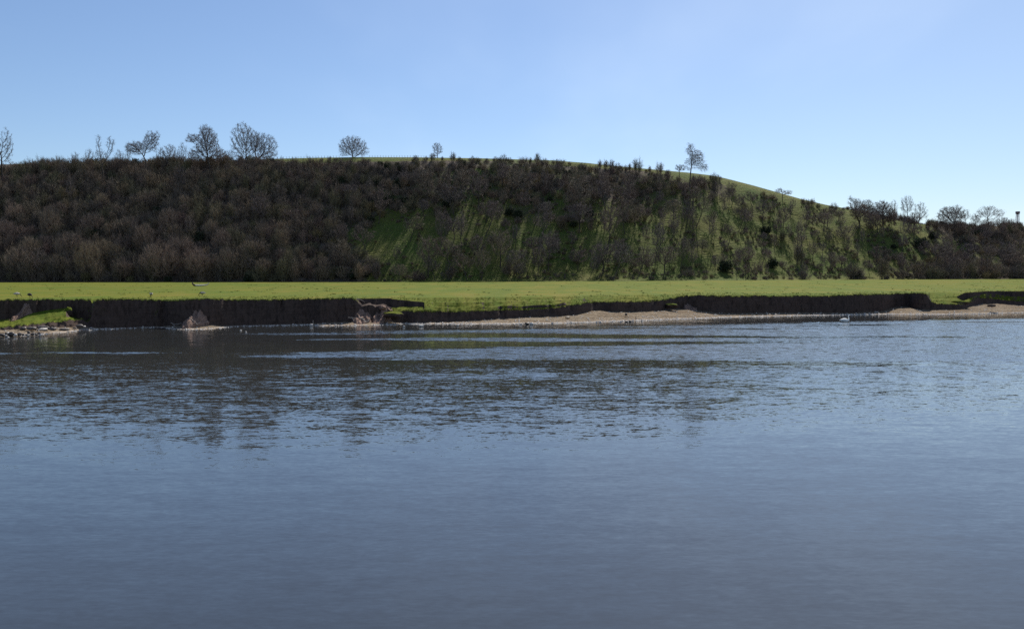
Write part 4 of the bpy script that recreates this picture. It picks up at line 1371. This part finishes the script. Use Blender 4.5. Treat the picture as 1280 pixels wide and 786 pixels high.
# pebbles along the whole water line: too small and many to count
pb = []
rg = np.random.default_rng(9)
NP = 2600
pxs = rg.uniform(-30, 1310, NP)
oc = np.array([(1, 0, 0), (-1, 0, 0), (0, 1, 0), (0, -1, 0), (0, 0, 1), (0, 0, -1)], float)
of = np.array([(0, 2, 4), (2, 1, 4), (1, 3, 4), (3, 0, 4), (2, 0, 5), (1, 2, 5), (3, 1, 5), (0, 3, 5)])
vs, fs = [], []
for k, px in enumerate(pxs):
    c = int(round((px - PX[0]) / 1.5))
    wd = d_b[c] - d_w[c]
    if rg.random() > np.interp(px, [0, 480, 540, 700, 1280], [0.25, 0.3, 0.6, 1, 1]): continue
    t_ = rg.random() ** 6
    d = d_w[c] - 0.25 + (wd + 0.2) * t_
    x = A_[c] * d
    z = ground(x, d)
    s_ = rg.uniform(0.05, 0.13)
    vs.append(oc * np.array([s_ * 1.3, s_, s_ * 0.7]) * rg.uniform(0.7, 1.3, (6, 3)) + np.array([x, d, z + s_ * 0.2])); fs.append(of + 6 * (len(vs) - 1))
o = link('pebbles', mesh_np('pebbles', np.concatenate(vs), np.concatenate(fs), M['stone']))
tag(o, 'pale pebbles washed up along the far water line', 'pebbles', None, 'stuff')


def sticks(name, px, d, z, segs, mat, label, cat, group=None):
    """bent branches; segs are polylines of (dx, dy, dz, radius)"""
    P0, P1, R0, R1 = [], [], [], []
    k_ = 0.62 if name == 'driftwood_branch' else 1.0
    for pl in segs:
        for a, b in zip(pl[:-1], pl[1:]):
            P0.append([q * k_ for q in a[:3]]); P1.append([q * k_ for q in b[:3]]); R0.append(a[3] * k_); R1.append(b[3] * k_)
    v, f = tubes(P0, P1, R0, R1, 6)
    o = link(name, mesh_np(name, v, f, M[mat]), None, (az(px) * d, d, z))
    tag(o, label, cat, group)
    return o


sticks('stake', 390.6, d_at(408.5, 0), 0, [[(0, 0, -0.7, .035), (0.0, 0, 0.55, .03), (0.02, 0, 0.78, .02)]], 'greywood', 'thin upright stake in the water at the tip of the gravel spit', 'stake')
sticks('driftwood_branch', 399, dcol(399, d_w) - 0.4, 0.05, [[(-0.5, 0.3, 0.25, .035), (0.0, 0, 0.1, .03), (0.3, -0.5, -0.05, .02)]], 'greywood', 'thin pale branch dipping into water right of the upright stake', 'driftwood', 'driftwood on the bank')
sticks('stake', 795.3, d_at(400.2, 0), 0, [[(0, 0, -0.3, .05), (0.0, 0, 0.45, .045)]], 'darkwood', 'short dark stake at the shore below the low cliff', 'stake')
sticks('driftwood_branch', 440, dcol(440, d_w) + 1.2, 0.5, [[(-0.8, 0, 0.62, .07), (0.0, 0, 0.60, .06), (0.55, 0, 0.5, .04)], [(-0.1, 0, 0.6, .05), (0.2, -0.2, 0.2, .04), (0.35, -0.3, -0.15, .03)]],
       'greywood', 'pale forked driftwood propped on the gravel left of the crumbled slump', 'driftwood', 'driftwood on the bank')
sticks('driftwood_branch', 454, dcol(454, d_w) + 1.6, 0.35, [[(-0.9, 0, 0.9, .05), (-0.1, 0, 0.55, .06), (0.4, -0.1, 0.0, .05)], [(0.4, -0.1, 0.0, .06), (0.9, -0.1, 0.1, .05), (1.05, 0, 0.6, .05)], [(-0.1, 0, 0.55, .04), (0.2, 0, 0.1, .03)]],
       'bleached', 'curled pale root at the toe of the crumbled slump', 'driftwood', 'driftwood on the bank')
sticks('driftwood_branch', 452, dcol(452, d_s), 2.9, [[(-0.9, -0.3, 0.15, .05), (0.1, -0.4, -0.25, .04), (0.7, -0.5, -0.6, .03)]], 'greywood', 'pale root hanging from the turf above the crumbled slump', 'driftwood', 'driftwood on the bank')
sticks('driftwood_branch', 214, d_at(405, 0.5), 0.3, [[(-0.2, 0, 0.55, .06), (0.15, 0, 0.4, .05), (0.45, 0, -0.1, .05)], [(0.1, 0, 0.3, .04), (0.9, 0.1, 0.3, .05), (1.6, 0.2, 0.45, .04)]],
       'greywood', 'knotted grey driftwood at the left end of the small gravel spit', 'driftwood', 'driftwood on the bank')
sticks('driftwood_branch', 243, d_at(405, 0.5), 0.4, [[(-1.2, 0.3, 1.3, .05), (0.0, 0, 0.5, .06), (0.5, -0.3, 0.0, .05)], [(0.5, -0.2, 0.1, .05), (0.9, 0, 0.5, .05)], [(-0.9, 0.1, 0.9, .04), (-0.5, 0, 0.0, .04)]],
       'greywood', 'tangled pale roots under the small red slump on the left', 'driftwood', 'driftwood on the bank')
sticks('driftwood_branch', 580, d_at(406.8, 0), 0, [[(-0.3, 0, 0.12, .02), (0.1, 0, 0.05, .02), (0.35, 0, 0.3, .015)]], 'darkwood', 'small dark twig sticking out of the shallows in the middle', 'driftwood', 'driftwood on the bank')

# bleached fallen trunk far out on the field
d = 222.0
x, y, z = on_field(251, d)
e = bpy.data.objects.new('fallen_trunk', None); COL.objects.link(e); e.location = (x, y, z)
tag(e, 'bleached fallen trunk with upturned ends far out on the left field', 'fallen trunk')
v, f = tubes([(-1.9, 0, 0.30), (-1.3, 0, 0.24), (-0.4, 0, 0.22), (0.5, 0, 0.26), (1.2, 0, 0.30), (1.75, 0, 0.42)],
             [(-1.3, 0, 0.24), (-0.4, 0, 0.22), (0.5, 0, 0.26), (1.2, 0, 0.30), (1.75, 0, 0.42), (2.15, 0, 0.98)],
             [.22, .23, .23, .21, .19, .17], [.23, .23, .21, .19, .17, .10], 8)
link('stem', mesh_np('stem', v, f, M['bleached']), e)
v, f = tubes([(-1.3, 0, 0.20), (-1.9, 0, 0.32), (-2.2, 0, 0.7)], [(-1.9, 0, 0.32), (-2.2, 0, 0.7), (-2.3, 0, 1.12)], [.24, .24, .2], [.24, .2, .08], 8)
link('root_end', mesh_np('root_end', v, f, M['darkwood']), e)

# fine grass: tufts on the lips of the bank and over the slumped turf
rg = np.random.default_rng(12)
vs, fs, nv_ = [], [], 0


def tuft(x, y, z, hgt, k):
    global nv_
    for _ in range(k):
        a = rg.uniform(0, 6.28); ww = 0.02 * hgt / 0.2
        bx, by = x + rg.normal() * 0.07, y + rg.normal() * 0.07
        tx, ty = bx + rg.normal() * hgt * 0.45, by + rg.normal() * hgt * 0.45
        vs.append([(bx - ww * math.cos(a), by - ww * math.sin(a), z - 0.04), (bx + ww * math.cos(a), by + ww * math.sin(a), z - 0.04), (tx, ty, z + hgt * rg.uniform(0.5, 1.1))])
        fs.append((nv_, nv_ + 1, nv_ + 2)); nv_ += 3


for _ in range(9000):
    px = rg.uniform(-20, 1300)
    c = int(round((px - PX[0]) / 1.5))
    if px < 114 and rg.random() < 0.5:
        d = d_u[c] + abs(rg.normal()) * 0.2
    elif rg.random() < 0.55:
        d = d_t[c] + abs(rg.normal()) * 0.18 + 0.02
    elif not full[c]:
        d = d_t[c] + rg.random() * (d_u[c] + 2 - d_t[c])
    else:
        d = d_t[c] + rg.random() ** 2 * 14
    if 446 < px < 488 and d < d_u[c]: continue
    if rg.random() > 0.35 + 1.1 * (0.5 + float(vnoise(np.array(px / 7), np.array(d / 2), 4))): continue
    x = A_[c] * d
    tuft(x, d, ground(x, d), rg.uniform(0.08, 0.22), 6)
for _ in range(420):
    px = rg.uniform(-20, 1300)
    c = int(round((px - PX[0]) / 1.5))
    d = d_f[c] + (foot[c] - d_f[c]) * rg.random() ** 1.3
    x = A_[c] * d
    for _k in range(int(rg.integers(2, 7))):
        xx_, yy_ = x + rg.normal() * 0.35, d + rg.normal() * 0.5
        tuft(xx_, yy_, ground(xx_, yy_), rg.uniform(0.10, 0.26), 9)
o = link('grass_tufts', mesh_np('grass_tufts', np.array(vs).reshape(-1, 3), np.array(fs), M['blade'], False))
tag(o, 'short grass tufts fringing the lip of the far bank', 'grass', None, 'stuff')


# ------------------------------------------------------------------ birds
def loft(path, radii, n=14, squash=1.0):
    """one smooth closed body along a bent spine (path in the x-z plane)"""
    path = np.array(path, float); radii = np.array(radii, float)
    ts_ = np.linspace(0, len(path) - 1, (len(path) - 1) * 4 + 1)

    def cr(arr, t):
        i = int(min(max(math.floor(t), 0), len(arr) - 2)); u_ = t - i
        p0 = arr[max(i - 1, 0)]; p1 = arr[i]; p2 = arr[i + 1]; p3 = arr[min(i + 2, len(arr) - 1)]
        return 0.5 * ((2 * p1) + (-p0 + p2) * u_ + (2 * p0 - 5 * p1 + 4 * p2 - p3) * u_ ** 2 + (-p0 + 3 * p1 - 3 * p2 + p3) * u_ ** 3)
    pp = np.array([cr(path, t) for t in ts_]); rr_ = np.array([max(0.004, cr(radii, t)) for t in ts_])
    tg = np.gradient(pp, axis=0); tg /= np.linalg.norm(tg, axis=1, keepdims=True)
    side = np.array([0, 1.0, 0])
    upv = np.cross(tg, side); upv /= np.linalg.norm(upv, axis=1, keepdims=True)
    ang = 2 * math.pi * np.arange(n) / n
    vv = pp[:, None] + rr_[:, None, None] * (np.cos(ang)[None, :, None] * side * squash + np.sin(ang)[None, :, None] * upv[:, None])
    m_ = len(pp)
    idx = np.arange(m_ * n).reshape(m_, n); nx = np.roll(idx, -1, 1)
    ff = np.stack([idx[:-1], nx[:-1], nx[1:], idx[1:]], -1).reshape(-1, 4)
    return vv.reshape(-1, 3), ff, m_, n


def bird(name, px, d, z, path, radii, body_mat, neck_mat, neck_from, label, cat, rot=0.0, legs=True, beak=True, group=None, wing_mat=None):
    x = az(px) * d
    vv, ff, m_, n = loft(path, radii)
    me = mesh_np(name, vv, ff, [M[body_mat], M[neck_mat]])
    ringi = np.repeat(np.arange(m_ - 1), n)
    me.polygons.foreach_set('material_index', (ringi >= neck_from * (m_ - 1)).astype(np.int32))
    o = link(name, me, None, (x, d, z))
    o.rotation_euler = (0, 0, rot)
    tag(o, label, cat, group)
    if beak:
        tip = np.array(path[-1]); dr = tip - np.array(path[-2]); dr /= np.linalg.norm(dr)
        v, f = tubes([tip - dr * 0.02], [tip + dr * 0.09], [0.026], [0.006], 6)
        link('beak', mesh_np('beak', v, f, M['beak' if body_mat == 'white' else 'goose_dark']), o)
    if legs:
        for s_ in (-1, 1):
            v, f = tubes([(0.0, 0.06 * s_, 0.28), (0.0, 0.06 * s_, 0.03)], [(0.0, 0.06 * s_, 0.02), (0.10, 0.06 * s_, 0.015)], [0.018, 0.015], [0.012, 0.03], 5)
            link('leg', mesh_np('leg', v, f, M['goose_dark']), o)
    for s_ in (-1, 1):
        # folded wing: a shallow shell lying along the flank, longer than the body
        ctr = (np.array(path[0]) * 0.45 + np.array(path[2]) * 0.55)
        k_ = radii[2]
        u_ = np.linspace(0, 1, 9)[:, None]; w_ = np.linspace(-1, 1, 6)[None, :]
        xx = path[0][0] - 0.05 + (path[3][0] - path[0][0] + 0.05) * u_ + 0 * w_
        hw = k_ * 0.62 * np.sin(math.pi * np.clip(u_, 0.02, 0.98)) ** 0.6
        zz_ = np.interp(xx, [path[0][0], path[1][0], path[2][0], path[3][0]], [path[0][2], path[1][2], path[2][2], path[3][2]]) + hw * w_ + 0.02
        rad = np.interp(xx, [path[0][0], path[1][0], path[2][0], path[3][0]], [0.03, radii[1], radii[2], radii[3]])
        yy_ = s_ * (rad * np.sqrt(np.clip(1 - (w_ * 0.62) ** 2, 0, 1)) + 0.012)
        v = np.stack([xx, yy_, zz_], -1).reshape(-1, 3)
        ix_ = np.arange(54).reshape(9, 6)
        f = np.stack([ix_[:-1, :-1], ix_[1:, :-1], ix_[1:, 1:], ix_[:-1, 1:]], -1).reshape(-1, 4)
        wo = link('wing', mesh_np('wing', v, f, M[wing_mat or body_mat]), o)
        sm = wo.modifiers.new('thickness', 'SOLIDIFY'); sm.thickness = 0.012
    return o


graze = [(-0.42, 0, 0.40), (-0.25, 0, 0.42), (0.0, 0, 0.43), (0.22, 0, 0.42), (0.33, 0, 0.40), (0.43, 0, 0.28), (0.50, 0, 0.14), (0.56, 0, 0.07)]
grr = [0.02, 0.12, 0.185, 0.14, 0.065, 0.036, 0.036, 0.03]
tuck = [(-0.42, 0, 0.40), (-0.25, 0, 0.42), (0.0, 0, 0.43), (0.2, 0, 0.45), (0.28, 0, 0.55), (0.30, 0, 0.62), (0.34, 0, 0.66), (0.40, 0, 0.64)]
for (px, py, rot, pth, body, lab) in [
        (20.5, 371.0, 0.25, graze, 'goose_pale', 'pale bodied goose grazing above the left gully, leftmost bird'),
        (36.5, 372.2, -0.5, graze, 'goose_dark', 'dark goose with head stretched down near the left gully'),
        (188.5, 371.2, 2.2, graze, 'goose_dark', 'dark goose seen end on, alone between the gully and the red slump'),
        (252.5, 369.6, math.pi, graze, 'goose_dark', 'dark goose grazing leftward above the small red slump')]:
    d = (3.02 - H) / float(slope_of(py))
    x = az(px) * d
    bird('goose', px, d, ground(x, d), pth, grr, body, 'goose_dark', 0.56, lab, 'goose', rot, True, True, 'geese grazing on the far bank', wing_mat='goose_pale' if px > 180 or px < 25 else None)

swan_path = [(-0.68, 0, 0.20), (-0.42, 0, 0.20), (-0.05, 0, 0.19), (0.28, 0, 0.17), (0.44, 0, 0.20), (0.50, 0, 0.42), (0.44, 0, 0.66), (0.47, 0, 0.82), (0.56, 0, 0.84), (0.64, 0, 0.79)]
bird('swan', 1057.5, d_at(402.2, 0), 0, swan_path, [0.03, 0.19, 0.27, 0.19, 0.11, 0.07, 0.06, 0.06, 0.07, 0.035], 'white', 'white', 2.0,
     'white swan with upright neck swimming near the far bank', 'swan', 0.15, False, True)
